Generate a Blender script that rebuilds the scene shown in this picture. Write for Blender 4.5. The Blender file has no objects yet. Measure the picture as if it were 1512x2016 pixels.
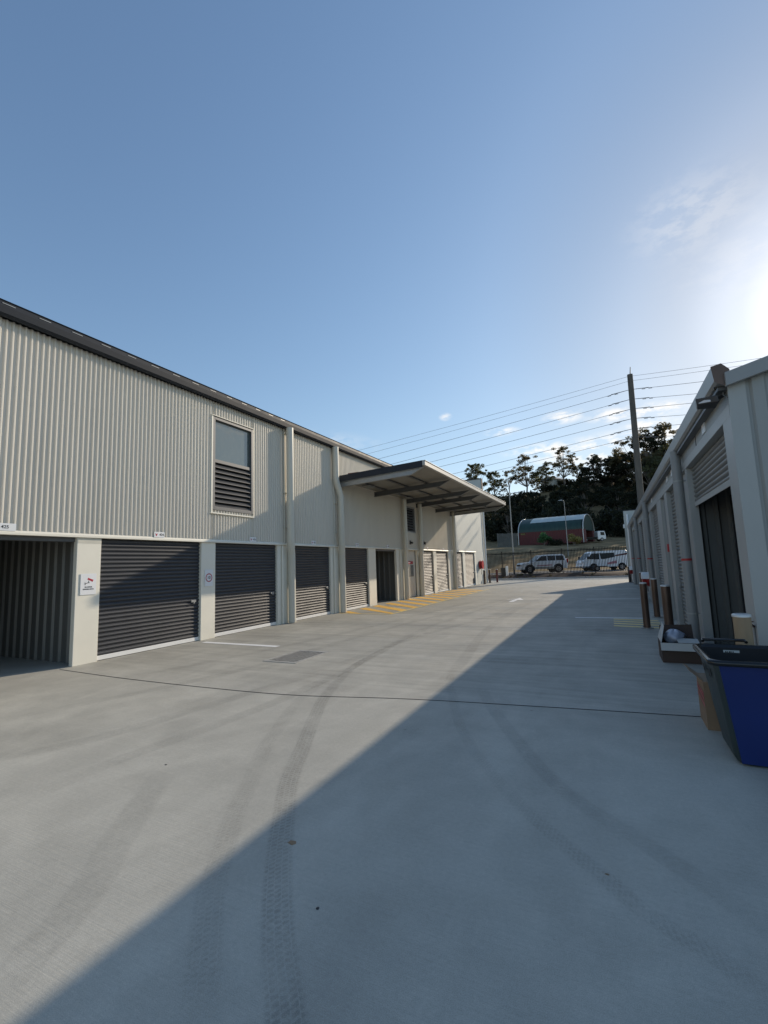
import bpy, math, random
import numpy as np
from mathutils import Vector, Matrix
random.seed(7); np.random.seed(7)
SC = bpy.context.scene
COL = SC.collection

# ------------------------------------------------------------------ camera, sky, sun, exposure
H = 1.65
cam = bpy.data.objects.new('camera', bpy.data.cameras.new('camera')); COL.objects.link(cam)
cam.data.sensor_fit = 'VERTICAL'; cam.data.sensor_height = 36.0; cam.data.sensor_width = 27.0
cam.data.lens = 900 / 2016 * 36.0
cam.data.clip_end = 6000; cam.data.clip_start = .05
def cam_rot(f=900., vp=(1201, 1098), roll=.0346):
    c = np.array([756, 1008.]); n = np.array([-roll, -1.]); n /= np.linalg.norm(n)
    d = -np.dot(np.array(vp) - c, n); th = math.atan(d / f)
    up = np.array([n[0] * math.cos(th), -n[1] * math.cos(th), -math.sin(th)])
    fw = np.array([vp[0] - c[0], -(vp[1] - c[1]), -f]); fw /= np.linalg.norm(fw)
    X = np.cross(fw, up); X /= np.linalg.norm(X)
    return np.array([X, fw, np.cross(X, fw)])
RC = cam_rot()
M4 = Matrix([[*RC[0], 0], [*RC[1], 0], [*RC[2], H], [0, 0, 0, 1]])
cam.matrix_world = M4
SC.camera = cam
SUN_AZ, SUN_EL = math.radians(21.5), math.radians(22.3)      # azimuth from +Y towards +X
world = bpy.data.worlds.new('World'); SC.world = world; world.use_nodes = True
wn, wl = world.node_tree.nodes, world.node_tree.links
bg = wn['Background']; bg.inputs['Strength'].default_value = .15
sky = wn.new('ShaderNodeTexSky'); sky.sky_type = 'NISHITA'; sky.sun_disc = False
sky.sun_elevation = SUN_EL; sky.sun_rotation = SUN_AZ
sky.air_density = 1.0; sky.dust_density = 0.35; sky.ozone_density = 3.0; sky.altitude = 0
SKG, SKK = 1.12, .095
tc = wn.new('ShaderNodeTexCoord')
mp = wn.new('ShaderNodeMapping'); mp.inputs['Scale'].default_value = (26, 26, 60)
ns = wn.new('ShaderNodeTexNoise'); ns.inputs['Scale'].default_value = 1.0; ns.inputs['Detail'].default_value = 7; ns.inputs['Roughness'].default_value = .62
wl.new(tc.outputs['Generated'], mp.inputs['Vector']); wl.new(mp.outputs[0], ns.inputs['Vector'])
rp = wn.new('ShaderNodeMapRange'); rp.inputs['From Min'].default_value = .42; rp.inputs['From Max'].default_value = .58; wl.new(ns.outputs['Fac'], rp.inputs['Value'])
tot = None
for d, wx, wz, st in (((-.06, .96, .283), .035, .012, .8), ((.03, .96, .272), .045, .012, .8), ((.095, .96, .268), .05, .013, .95), ((.085, .965, .245), .04, .009, .8), ((-.02, .98, .208), .10, .022, .9), ((-.10, .97, .225), .07, .012, .8), ((-.18, .95, .27), .03, .008, .7), ((.05, .97, .22), .12, .02, .8),
                      ((-.29, .91, .31), .012, .007, .5), ((.16, .83, .54), .08, .05, .16), ((.35, .8, .45), .2, .06, .15), ((.6, .7, .3), .3, .03, .6), ((-.7, .6, .25), .3, .03, .5)):
    d = Vector(d).normalized()
    sb = wn.new('ShaderNodeVectorMath'); sb.operation = 'SUBTRACT'; sb.inputs[1].default_value = d; wl.new(tc.outputs['Generated'], sb.inputs[0])
    sc_ = wn.new('ShaderNodeVectorMath'); sc_.operation = 'MULTIPLY'; sc_.inputs[1].default_value = (1 / wx, 1 / wx, 1 / wz); wl.new(sb.outputs[0], sc_.inputs[0])
    ln = wn.new('ShaderNodeVectorMath'); ln.operation = 'LENGTH'; wl.new(sc_.outputs[0], ln.inputs[0])
    mr_ = wn.new('ShaderNodeMapRange'); mr_.interpolation_type = 'SMOOTHSTEP'; mr_.inputs['From Min'].default_value = 1.5; mr_.inputs['From Max'].default_value = .2; mr_.inputs['To Max'].default_value = st; wl.new(ln.outputs['Value'], mr_.inputs['Value'])
    if tot is None: tot = mr_.outputs[0]
    else:
        mxn = wn.new('ShaderNodeMath'); mxn.operation = 'MAXIMUM'; wl.new(tot, mxn.inputs[0]); wl.new(mr_.outputs[0], mxn.inputs[1]); tot = mxn.outputs[0]
mul2 = wn.new('ShaderNodeMath'); mul2.operation = 'MULTIPLY'; wl.new(rp.outputs[0], mul2.inputs[0]); wl.new(tot, mul2.inputs[1]); mul2.use_clamp = True
mix = wn.new('ShaderNodeMix'); mix.data_type = 'RGBA'; mix.inputs[7].default_value = (5.6, 5.3, 4.9, 1)
wl.new(mul2.outputs[0], mix.inputs[0])
# soft shoulder on the very bright part of the sky near the sun
va = wn.new('ShaderNodeVectorMath'); va.operation = 'SCALE'; va.inputs['Scale'].default_value = SKG
vb = wn.new('ShaderNodeVectorMath'); vb.operation = 'SCALE'; vb.inputs['Scale'].default_value = SKK
vc_ = wn.new('ShaderNodeVectorMath'); vc_.operation = 'ADD'; vc_.inputs[1].default_value = (1, 1, 1)
vd = wn.new('ShaderNodeVectorMath'); vd.operation = 'DIVIDE'
wl.new(sky.outputs[0], va.inputs[0]); wl.new(sky.outputs[0], vb.inputs[0]); wl.new(vb.outputs[0], vc_.inputs[0])
wl.new(va.outputs[0], vd.inputs[0]); wl.new(vc_.outputs[0], vd.inputs[1]); sdir = (math.sin(SUN_AZ) * math.cos(SUN_EL), math.cos(SUN_AZ) * math.cos(SUN_EL), math.sin(SUN_EL))
dt = wn.new('ShaderNodeVectorMath'); dt.operation = 'DOT_PRODUCT'; dt.inputs[1].default_value = sdir; wl.new(tc.outputs['Generated'], dt.inputs[0])
dr = wn.new('ShaderNodeMapRange'); dr.inputs['From Min'].default_value = .4; dr.inputs['From Max'].default_value = 1.0; wl.new(dt.outputs['Value'], dr.inputs['Value'])
cr_ = wn.new('ShaderNodeValToRGB'); cr_.color_ramp.interpolation = 'EASE'; e = cr_.color_ramp.elements
e[0].position = 0; e[0].color = (.8, .8, .8, 1); e[1].position = 1; e[1].color = (.98, .93, .84, 1)
for p, v in ((.75, .80), (.93, .70), (.965, .66), (.988, .74)): q_ = e.new(p); q_.color = (v, v, v, 1)
wl.new(dr.outputs[0], cr_.inputs[0])
ve = wn.new('ShaderNodeVectorMath'); ve.operation = 'MULTIPLY'; wl.new(vd.outputs[0], ve.inputs[0]); wl.new(cr_.outputs[0], ve.inputs[1])
vf = wn.new('ShaderNodeVectorMath'); vf.operation = 'MULTIPLY'; vf.inputs[1].default_value = (1.17, 1.19, 1.20); wl.new(ve.outputs[0], vf.inputs[0])
wl.new(vf.outputs[0], mix.inputs[6]); wl.new(mix.outputs[2], bg.inputs['Color'])
sl = bpy.data.lights.new('sun', 'SUN'); sl.energy = 2.85; sl.angle = math.radians(.53); sl.color = (1, .86, .68)
so = bpy.data.objects.new('sun', sl); COL.objects.link(so)
sd = Vector((math.sin(SUN_AZ) * math.cos(SUN_EL), math.cos(SUN_AZ) * math.cos(SUN_EL), math.sin(SUN_EL)))
so.rotation_euler = (-sd).to_track_quat('-Z', 'Y').to_euler(); so.location = (30, 40, 40)
SC.view_settings.view_transform = 'Standard'; SC.view_settings.look = 'None'
SC.view_settings.exposure = .50; SC.view_settings.gamma = 1

def ad(x, y, d):                       # photograph pixel + depth along the camera axis -> world
    v = RC @ np.array([x - 756, -(y - 1008), -900.]) * d / 900
    return np.array([v[0], v[1], v[2] + H])

# ------------------------------------------------------------------ materials
def mat(name, col, rough=.6, metal=0., var=.06, vscale=3., bump=0., bscale=60., spec=.5, coat=0., stretch=(1, 1, 1)):
    m = bpy.data.materials.new(name); m.use_nodes = True
    n, l = m.node_tree.nodes, m.node_tree.links
    b = n['Principled BSDF']
    b.inputs['Roughness'].default_value = rough; b.inputs['Metallic'].default_value = metal
    b.inputs['Specular IOR Level'].default_value = spec; b.inputs['Coat Weight'].default_value = coat
    t = n.new('ShaderNodeTexCoord'); mpn = n.new('ShaderNodeMapping'); mpn.inputs['Scale'].default_value = stretch
    l.new(t.outputs['Object'], mpn.inputs['Vector'])
    nz = n.new('ShaderNodeTexNoise'); nz.inputs['Scale'].default_value = vscale; nz.inputs['Detail'].default_value = 5
    l.new(mpn.outputs[0], nz.inputs['Vector'])
    mx = n.new('ShaderNodeMix'); mx.data_type = 'RGBA'
    mx.inputs[6].default_value = (*[c * (1 - 1.6 * var) for c in col], 1); mx.inputs[7].default_value = (*[min(1, c * (1 + 1.6 * var)) for c in col], 1)
    l.new(nz.outputs['Fac'], mx.inputs[0]); l.new(mx.outputs[2], b.inputs['Base Color'])
    mr = n.new('ShaderNodeMapRange'); mr.inputs['To Min'].default_value = max(.02, rough - .08); mr.inputs['To Max'].default_value = min(1, rough + .08)
    l.new(nz.outputs['Fac'], mr.inputs['Value']); l.new(mr.outputs[0], b.inputs['Roughness'])
    if bump:
        n2 = n.new('ShaderNodeTexNoise'); n2.inputs['Scale'].default_value = bscale; n2.inputs['Detail'].default_value = 3
        l.new(mpn.outputs[0], n2.inputs['Vector'])
        bp = n.new('ShaderNodeBump'); bp.inputs['Strength'].default_value = bump; bp.inputs['Distance'].default_value = .01
        l.new(n2.outputs['Fac'], bp.inputs['Height']); l.new(bp.outputs[0], b.inputs['Normal'])
    return m
M = {}
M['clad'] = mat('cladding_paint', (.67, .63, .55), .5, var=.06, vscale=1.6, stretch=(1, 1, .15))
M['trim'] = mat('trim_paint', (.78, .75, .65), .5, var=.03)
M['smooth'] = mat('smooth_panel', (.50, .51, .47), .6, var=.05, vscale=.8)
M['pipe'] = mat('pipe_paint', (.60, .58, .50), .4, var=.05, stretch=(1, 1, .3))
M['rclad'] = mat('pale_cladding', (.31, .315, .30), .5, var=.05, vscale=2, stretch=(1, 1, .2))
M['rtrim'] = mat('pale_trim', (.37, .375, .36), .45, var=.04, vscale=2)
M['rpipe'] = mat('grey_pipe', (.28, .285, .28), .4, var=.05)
M['door'] = mat('charcoal_door', (.044, .047, .054), .46, var=.08, vscale=2, spec=.4)
M['doorR'] = mat('grey_door', (.14, .145, .14), .4, var=.08, vscale=2, spec=.6)
M['gutter'] = mat('charcoal_gutter', (.024, .029, .038), .6, var=.06, spec=.25)
M['roof'] = mat('zinc_roof', (.30, .31, .32), .5, metal=.3, var=.05)
M['galv'] = mat('galvanised_steel', (.30, .31, .31), .5, metal=.5, var=.12, vscale=12)
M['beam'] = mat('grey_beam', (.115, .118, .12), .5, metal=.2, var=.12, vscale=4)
M['soffit'] = mat('soffit_sheet', (.20, .20, .185), .5, var=.10, vscale=1.5)
M['alu'] = mat('grey_aluminium', (.36, .36, .35), .4, metal=.4, var=.04)
M['wframe'] = mat('window_frame', (.12, .123, .128), .45, metal=.2, var=.04)
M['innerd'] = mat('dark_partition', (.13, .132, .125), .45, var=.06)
M['bars'] = mat('grate_bars', (.40, .39, .36), .6, var=.4, vscale=14)
M['dark'] = mat('dark_steel', (.02, .02, .022), .5, var=.1)
M['louvre'] = mat('dark_louvre', (.09, .09, .092), .4, var=.06, spec=.6)
M['black'] = mat('black_void', (.012, .012, .013), .8)
M['white'] = mat('white_paint', (.80, .80, .78), .45, var=.03)
M['linew'] = mat('line_paint', (.85, .85, .83), .7, var=.08, vscale=8)
M['yellow'] = mat('yellow_line_paint', (.86, .50, .10), .7, var=.12, vscale=6)
M['yellowp'] = mat('pale_yellow_paint', (.86, .66, .30), .7, var=.16, vscale=8)
M['red'] = mat('red_paint', (.45, .03, .03), .4, var=.05)
M['sign'] = mat('sign_white', (.78, .79, .80), .4, var=.02)
M['ink'] = mat('sign_ink', (.03, .03, .03), .5)
M['inkred'] = mat('sign_red', (.42, .015, .035), .45)
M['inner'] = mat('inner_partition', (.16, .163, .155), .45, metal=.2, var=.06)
M['bollard'] = mat('weathered_steel', (.13, .085, .065), .38, metal=.55, var=.35, vscale=5, stretch=(1, 1, .4))
M['tan'] = mat('tan_post', (.32, .23, .14), .6, var=.25, vscale=7, stretch=(2, 2, .4))
M['cap'] = mat('pale_cap', (.62, .62, .60), .35, metal=.3)
M['card'] = mat('cardboard', (.27, .18, .11), .8, var=.12, vscale=9)
M['cardw'] = mat('white_cardboard', (.55, .55, .52), .7, var=.06)
M['cardd'] = mat('brown_cardboard', (.075, .048, .036), .8, var=.12)
M['bag'] = mat('plastic_bag', (.42, .45, .54), .3, var=.2, vscale=14)
M['blue'] = mat('blue_plastic', (.001, .016, .12), .5, var=.12, vscale=4)
M['bintub'] = mat('dark_green_plastic', (.028, .042, .042), .5, var=.2, vscale=6)
M['rim'] = mat('black_plastic', (.010, .011, .012), .22, var=.05)
M['fence'] = mat('fence_black', (.010, .010, .011), .8, spec=.15)
M['carw'] = mat('car_white', (.88, .88, .88), .3, coat=.6, var=.03)
M['glass'] = mat('dark_glass', (.012, .014, .016), .22, spec=.35, var=.02)
M['tyre'] = mat('tyre_rubber', (.015, .015, .015), .8)
M['rim2'] = mat('wheel_rim', (.4, .4, .42), .35, metal=.8)
M['lamp'] = mat('lamp_lens', (.6, .6, .62), .15)
M['tail'] = mat('tail_lens', (.4, .02, .02), .2)
M['pole'] = mat('pole_timber', (.105, .10, .09), .8, var=.3, vscale=1.2, stretch=(4, 4, .3), bump=.3, bscale=10)
M['wire'] = mat('wire_metal', (.10, .10, .11), .5)
M['bark'] = mat('bark', (.16, .14, .12), .85, var=.3, vscale=1.)
M['leaf1'] = mat('leaf_olive', (.075, .082, .042), .6, var=.5, vscale=.5, spec=.3)
M['leaf2'] = mat('leaf_brown_green', (.085, .08, .042), .6, var=.5, vscale=.5, spec=.3)
M['leaf3'] = mat('leaf_dark', (.028, .033, .018), .6, var=.5, vscale=.4, spec=.3)
M['leafg'] = mat('leaf_bright', (.05, .13, .05), .6, var=.3, vscale=2)
M['leafy'] = mat('leaf_yellow', (.26, .22, .08), .6, var=.3, vscale=2)
M['contr'] = mat('container_red', (.115, .022, .020), .6, var=.25, vscale=1.2, stretch=(3, 3, .4))
M['dome'] = mat('green_fabric', (.016, .045, .036), .5, var=.35, vscale=.8, stretch=(3, 1, .4))
M['domew'] = mat('pale_fabric', (.45, .50, .48), .5, var=.15, vscale=.8)
M['mulch'] = mat('mulch', (.055, .032, .02), .9, var=.4, vscale=6, bump=.6, bscale=20)
M['kerb'] = mat('kerb_concrete', (.34, .33, .31), .8, var=.12)
M['road'] = mat('road_asphalt', (.30, .30, .29), .75, var=.1)
M['oldtimber'] = mat('grey_timber', (.13, .13, .12), .8, var=.3, vscale=3, stretch=(5, 5, .3))
M['lamppost'] = mat('lamp_post_steel', (.30, .30, .29), .5, metal=.2)
M['cgut'] = mat('canopy_gutter_paint', (.40, .40, .38), .5)
M['fadered'] = mat('faded_red_print', (.50, .22, .25), .4)
M['camera'] = mat('camera_housing', (.30, .29, .28), .25, metal=.3)
M['dkbox'] = mat('dark_housing', (.03, .028, .028), .4)

def glass_window():
    m = bpy.data.materials.new('window_glass'); m.use_nodes = True
    b = m.node_tree.nodes['Principled BSDF']
    b.inputs['Base Color'].default_value = (.12, .145, .135, 1); b.inputs['Roughness'].default_value = .08
    b.inputs['Specular IOR Level'].default_value = 1.0; b.inputs['Coat Weight'].default_value = 1.0; b.inputs['Coat Roughness'].default_value = .03
    n, l = m.node_tree.nodes, m.node_tree.links
    t = n.new('ShaderNodeTexCoord'); nz = n.new('ShaderNodeTexNoise'); nz.inputs['Scale'].default_value = 1.6
    l.new(t.outputs['Object'], nz.inputs['Vector']); bp = n.new('ShaderNodeBump'); bp.inputs['Strength'].default_value = .25; bp.inputs['Distance'].default_value = .05
    l.new(nz.outputs['Fac'], bp.inputs['Height']); l.new(bp.outputs[0], b.inputs['Normal']); l.new(bp.outputs[0], b.inputs['Coat Normal'])
    return m
M['wglass'] = glass_window()

def concrete():
    m = bpy.data.materials.new('yard_concrete'); m.use_nodes = True
    n, l = m.node_tree.nodes, m.node_tree.links; b = n['Principled BSDF']
    t = n.new('ShaderNodeTexCoord')
    def noise(scale, st, detail=5, rough=.55, dist=0.):
        mpn = n.new('ShaderNodeMapping'); mpn.inputs['Scale'].default_value = st
        l.new(t.outputs['Object'], mpn.inputs['Vector'])
        z = n.new('ShaderNodeTexNoise'); z.inputs['Scale'].default_value = scale; z.inputs['Detail'].default_value = detail
        z.inputs['Roughness'].default_value = rough; z.inputs['Distortion'].default_value = dist
        l.new(mpn.outputs[0], z.inputs['Vector']); return z.outputs['Fac']
    def mr(v, a, c, lo, hi):
        k = n.new('ShaderNodeMapRange'); k.inputs['From Min'].default_value = a; k.inputs['From Max'].default_value = c
        k.inputs['To Min'].default_value = lo; k.inputs['To Max'].default_value = hi; l.new(v, k.inputs['Value']); return k.outputs[0]
    def mm(a, c, op='MULTIPLY'):
        k = n.new('ShaderNodeMath'); k.operation = op
        for i, v in enumerate((a, c)):
            if isinstance(v, (int, float)): k.inputs[i].default_value = v
            else: l.new(v, k.inputs[i])
        return k.outputs[0]
    f = mr(noise(.45, (1, 1, 1), 6, .6, .6), .3, .7, .89, 1.10)            # big blotches
    f = mm(f, mr(noise(1.0, (1.2, .22, 1), 5, .6, 1.2), .32, .68, .93, 1.05))  # long streaks of traffic dirt along the lane
    f = mm(f, mr(noise(3.5, (1, 1, 1), 4, .6), .3, .7, .95, 1.05))
    f = mm(f, mr(noise(230, (1, 1, 1), 2, .5), .3, .7, .84, 1.16)); f = mm(f, mr(noise(38, (1, 1, 1), 4, .7), .3, .7, .93, 1.07))            # grain
    f = mm(f, mr(noise(60, (.05, 2.2, 1), 2, .5), .3, .7, .96, 1.04))         # broom lines across the lane
    s2 = n.new('ShaderNodeSeparateXYZ'); l.new(t.outputs['Object'], s2.inputs[0])
    far = mr(s2.outputs['Y'], 5.2, 5.9, 0, 1)
    st_ = mr(noise(1.0, (.35, 5.5, 1), 6, .65, .4), .3, .7, -.16, .13); f = mm(f, mm(mm(st_, far), 1.0, 'ADD'))
    st2 = mr(noise(1.0, (.8, .5, 1), 5, .6, 2.0), .42, .62, -.05, .04); f = mm(f, mm(st2, 1.0, 'ADD'))
    f = mm(f, mr(s2.outputs['Y'], 5.35, 5.45, 1.04, .98))
    v3 = n.new('ShaderNodeTexVoronoi'); v3.inputs['Scale'].default_value = 5.5; v3.inputs['Randomness'].default_value = 1
    l.new(t.outputs['Object'], v3.inputs['Vector']); f = mm(f, mr(v3.outputs['Distance'], .02, .05, .86, 1.0))
    # sparse dark spots
    v = n.new('ShaderNodeTexVoronoi'); v.inputs['Scale'].default_value = 1.7; v.inputs['Randomness'].default_value = 1
    l.new(t.outputs['Object'], v.inputs['Vector'])
    f = mm(f, mr(v.outputs['Distance'], .012, .035, .72, 1.0))
    c = n.new('ShaderNodeMix'); c.data_type = 'RGBA'
    c.inputs[6].default_value = (.41, .398, .35, 1); c.inputs[7].default_value = (.43, .412, .355, 1)
    l.new(noise(.8, (1, 1, 1), 4), c.inputs[0])
    vm = n.new('ShaderNodeVectorMath'); vm.operation = 'SCALE'; l.new(c.outputs[2], vm.inputs[0]); l.new(f, vm.inputs['Scale'])
    l.new(vm.outputs[0], b.inputs['Base Color'])
    b.inputs['Specular IOR Level'].default_value = .35
    l.new(mr(noise(2, (1, .4, 1), 4), .3, .7, .62, .85), b.inputs['Roughness'])
    h = mm(noise(55, (.06, 2.0, 1), 2, .5), mm(noise(260, (1, 1, 1), 2, .5), .6), 'ADD')
    bp = n.new('ShaderNodeBump'); bp.inputs['Strength'].default_value = .35; bp.inputs['Distance'].default_value = .0025
    l.new(h, bp.inputs['Height']); l.new(bp.outputs[0], b.inputs['Normal'])
    return m
M['concrete'] = concrete()

def tyre_mat(name, strength, tread):
    m = bpy.data.materials.new(name); m.use_nodes = True
    n, l = m.node_tree.nodes, m.node_tree.links; b = n['Principled BSDF']
    b.inputs['Base Color'].default_value = (.05, .052, .055, 1); b.inputs['Roughness'].default_value = .9
    t = n.new('ShaderNodeTexCoord'); s = n.new('ShaderNodeSeparateXYZ'); l.new(t.outputs['UV'], s.inputs[0])
    def mth(op, *a):
        k = n.new('ShaderNodeMath'); k.operation = op
        for i, v in enumerate(a):
            if isinstance(v, (int, float)): k.inputs[i].default_value = v
            else: l.new(v, k.inputs[i])
        return k.outputs[0]
    def mr(v, a, c, lo, hi):
        k = n.new('ShaderNodeMapRange'); k.interpolation_type = 'SMOOTHSTEP'; k.inputs['From Min'].default_value = a; k.inputs['From Max'].default_value = c
        k.inputs['To Min'].default_value = lo; k.inputs['To Max'].default_value = hi; l.new(v, k.inputs['Value']); return k.outputs[0]
    e = mth('ABSOLUTE', mth('SUBTRACT', s.outputs['X'], .5))
    a = mr(e, .32, .5, 1, 0)
    nz = n.new('ShaderNodeTexNoise'); nz.inputs['Scale'].default_value = 1.3; nz.inputs['Detail'].default_value = 6; l.new(t.outputs['Object'], nz.inputs['Vector'])
    a = mth('MULTIPLY', a, mr(nz.outputs['Fac'], .28, .55, .25, 1))
    n2 = n.new('ShaderNodeTexNoise'); n2.inputs['Scale'].default_value = 28; n2.inputs['Detail'].default_value = 3; l.new(t.outputs['Object'], n2.inputs['Vector'])
    a = mth('MULTIPLY', a, mr(n2.outputs['Fac'], .3, .65, .45, 1))
    if tread:
        # lugs: rows across, shifted per column
        col = mth('FLOOR', mth('MULTIPLY', s.outputs['X'], 5))
        sh = mth('MULTIPLY', mth('MODULO', mth('MULTIPLY', col, .37), 1.0), 1.0)
        w = mth('SINE', mth('ADD', mth('MULTIPLY', n2.outputs['Fac'], 5.0), mth('MULTIPLY', mth('ADD', mth('ADD', mth('MULTIPLY', s.outputs['Y'], 1 / .036), sh), mth('MULTIPLY', s.outputs['X'], 1.6)), 6.283)))
        gx = mth('ABSOLUTE', mth('SUBTRACT', mth('FRACT', mth('MULTIPLY', s.outputs['X'], 5)), .5))
        lug = mth('MULTIPLY', mr(w, -.45, .2, .30, 1), mr(gx, .38, .47, 1, .25))
        a = mth('MULTIPLY', a, lug)
    at = n.new('ShaderNodeAttribute'); at.attribute_name = 'fade'
    a = mth('MULTIPLY', mth('MULTIPLY', a, at.outputs['Fac']), strength)
    l.new(a, b.inputs['Alpha'])
    return m
M['tread'] = tyre_mat('tyre_dust_tread', .25, True); M['tread_faint'] = tyre_mat('tyre_dust_tread_faint', .12, True)
M['smear'] = tyre_mat('tyre_dust_smear', .09, False)

def terrain_mat():
    m = bpy.data.materials.new('dry_grass_ground'); m.use_nodes = True
    n, l = m.node_tree.nodes, m.node_tree.links; b = n['Principled BSDF']; b.inputs['Roughness'].default_value = .9
    b.inputs['Specular IOR Level'].default_value = .1
    t = n.new('ShaderNodeTexCoord'); z = n.new('ShaderNodeTexNoise'); z.inputs['Scale'].default_value = .35; z.inputs['Detail'].default_value = 9; z.inputs['Roughness'].default_value = .7
    l.new(t.outputs['Object'], z.inputs['Vector'])
    r = n.new('ShaderNodeValToRGB'); e = r.color_ramp.elements
    e[0].position = .35; e[0].color = (.13, .095, .05, 1); e[1].position = .66; e[1].color = (.36, .262, .14, 1)
    l.new(z.outputs['Fac'], r.inputs['Fac']); l.new(r.outputs[0], b.inputs['Base Color'])
    return m
M['ground'] = terrain_mat()

for k, tr in (('leaf1', (.20, .20, .08)), ('leaf2', (.22, .18, .08)), ('leaf3', (.035, .038, .018)), ('leafg', (.12, .3, .08)), ('leafy', (.45, .36, .10))):
    n, l = M[k].node_tree.nodes, M[k].node_tree.links
    t = n.new('ShaderNodeBsdfTranslucent'); t.inputs[0].default_value = (*tr, 1); mx = n.new('ShaderNodeMixShader'); mx.inputs[0].default_value = .38
    l.new(n['Principled BSDF'].outputs[0], mx.inputs[1]); l.new(t.outputs[0], mx.inputs[2]); l.new(mx.outputs[0], n['Material Output'].inputs['Surface'])

# ------------------------------------------------------------------ mesh helpers
class MB:
    def __init__(s): s.v = []; s.f = []; s.mi = []; s.mats = []; s.sm = []; s.cur = 0; s.smooth = False
    def use(s, m):
        if m not in s.mats: s.mats.append(m)
        s.cur = s.mats.index(m); return s
    def add(s, vs, fs, smooth=False):
        k = len(s.v); s.v += [tuple(map(float, p)) for p in vs]
        s.f += [tuple(i + k for i in f) for f in fs]; s.mi += [s.cur] * len(fs); s.sm += [smooth] * len(fs); return s
    def box(s, x0, x1, y0, y1, z0, z1):
        if x0 > x1: x0, x1 = x1, x0
        if y0 > y1: y0, y1 = y1, y0
        if z0 > z1: z0, z1 = z1, z0
        vs = [(x, y, z) for x in (x0, x1) for y in (y0, y1) for z in (z0, z1)]
        return s.add(vs, [(0, 1, 3, 2), (4, 6, 7, 5), (0, 4, 5, 1), (2, 3, 7, 6), (0, 2, 6, 4), (1, 5, 7, 3)])
    def tube(s, pts, r, n=12, caps=True, smooth=True):
        pts = [Vector(p) for p in pts]; rs = r if isinstance(r, (list, tuple)) else [r] * len(pts)
        rings = []; ref = None
        for i, p in enumerate(pts):
            d = (pts[min(i + 1, len(pts) - 1)] - pts[max(i - 1, 0)]).normalized()
            if ref is None: ref = Vector((1, 0, 0)) if abs(d.x) < .9 else Vector((0, 1, 0))
            a = (ref - d * ref.dot(d)).normalized(); b = d.cross(a); ref = a
            rings.append([p + (a * math.cos(2 * math.pi * k / n) + b * math.sin(2 * math.pi * k / n)) * rs[i] for k in range(n)])
        vs = [q for rg in rings for q in rg]; fs = []
        for i in range(len(pts) - 1):
            for k in range(n):
                k2 = (k + 1) % n; fs.append((i * n + k, i * n + k2, (i + 1) * n + k2, (i + 1) * n + k))
        s.add(vs, fs, smooth)
        if caps:
            s.add(rings[0], [tuple(reversed(range(n)))]); s.add(rings[-1], [tuple(range(n))])
        return s
    def prism(s, poly, axis, a, b):                # polygon in the two other axes (cyclic order), extruded along axis
        def P(u, v, w): return {'x': (w, u, v), 'y': (u, w, v), 'z': (u, v, w)}[axis]
        n = len(poly); vs = [P(u, v, a) for u, v in poly] + [P(u, v, b) for u, v in poly]
        fs = [tuple(range(n)), tuple(reversed(range(n, 2 * n)))] + [(i, i + n, (i + 1) % n + n, (i + 1) % n) for i in range(n)]
        return s.add(vs, fs)
    def quad(s, *p): return s.add(p, [tuple(range(len(p)))])
    def grid(s, rows, smooth=True):
        R, Cn = len(rows), len(rows[0]); vs = [p for r in rows for p in r]
        fs = [(i * Cn + j, i * Cn + j + 1, (i + 1) * Cn + j + 1, (i + 1) * Cn + j) for i in range(R - 1) for j in range(Cn - 1)]
        return s.add(vs, fs, smooth)
    def mesh(s, name, m=None):
        me = bpy.data.meshes.new(name); me.from_pydata(s.v, [], s.f)
        for q in (s.mats or [m]): me.materials.append(M[q] if isinstance(q, str) else q)
        if s.mats: me.polygons.foreach_set('material_index', s.mi)
        me.polygons.foreach_set('use_smooth', s.sm); me.update(); return me
def wloc(o):
    v = Vector(o.location)
    while o.parent: o = o.parent; v = v + Vector(o.location)
    return v
def tag(o, label=None, cat=None, group=None, kind=None):
    for k, v in (('label', label), ('category', cat), ('group', group), ('kind', kind)):
        if v: o[k] = v
    return o
def thing(name, label, cat, loc=(0, 0, 0), rz=0, group=None):
    o = bpy.data.objects.new(name, None); COL.objects.link(o); o.empty_display_size = .2
    o.location = loc; o.rotation_euler = (0, 0, rz); return tag(o, label, cat, group)
def fixn(me):
    import bmesh
    b = bmesh.new(); b.from_mesh(me); bmesh.ops.recalc_face_normals(b, faces=b.faces); b.to_mesh(me); b.free()
def build(name, mb, m, parent=None, world=True, bevel=0, fix=True):
    me = mb.mesh(name, m)
    if fix: fixn(me)
    o = bpy.data.objects.new(name, me); COL.objects.link(o)
    if parent:
        o.parent = parent
        if world: o.location = -wloc(parent)
    if bevel:
        q = o.modifiers.new('bevel', 'BEVEL'); q.width = bevel; q.segments = 2; q.limit_method = 'ANGLE'; q.angle_limit = math.radians(40)
    return o
def one(name, mb, m, label, cat, group=None, bevel=0):      # a thing that is one mesh
    return tag(build(name, mb, m, None, bevel=bevel), label, cat, group)
def struct(name, mb, m): return tag(build(name, mb, m), kind='structure')
def kids(o): return [c for c in bpy.data.objects if c.parent == o]
def dup(o, parent=None):
    c = o.copy(); COL.objects.link(c); c.parent = parent
    for ch in kids(o): dup(ch, c)
    return c
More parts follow.
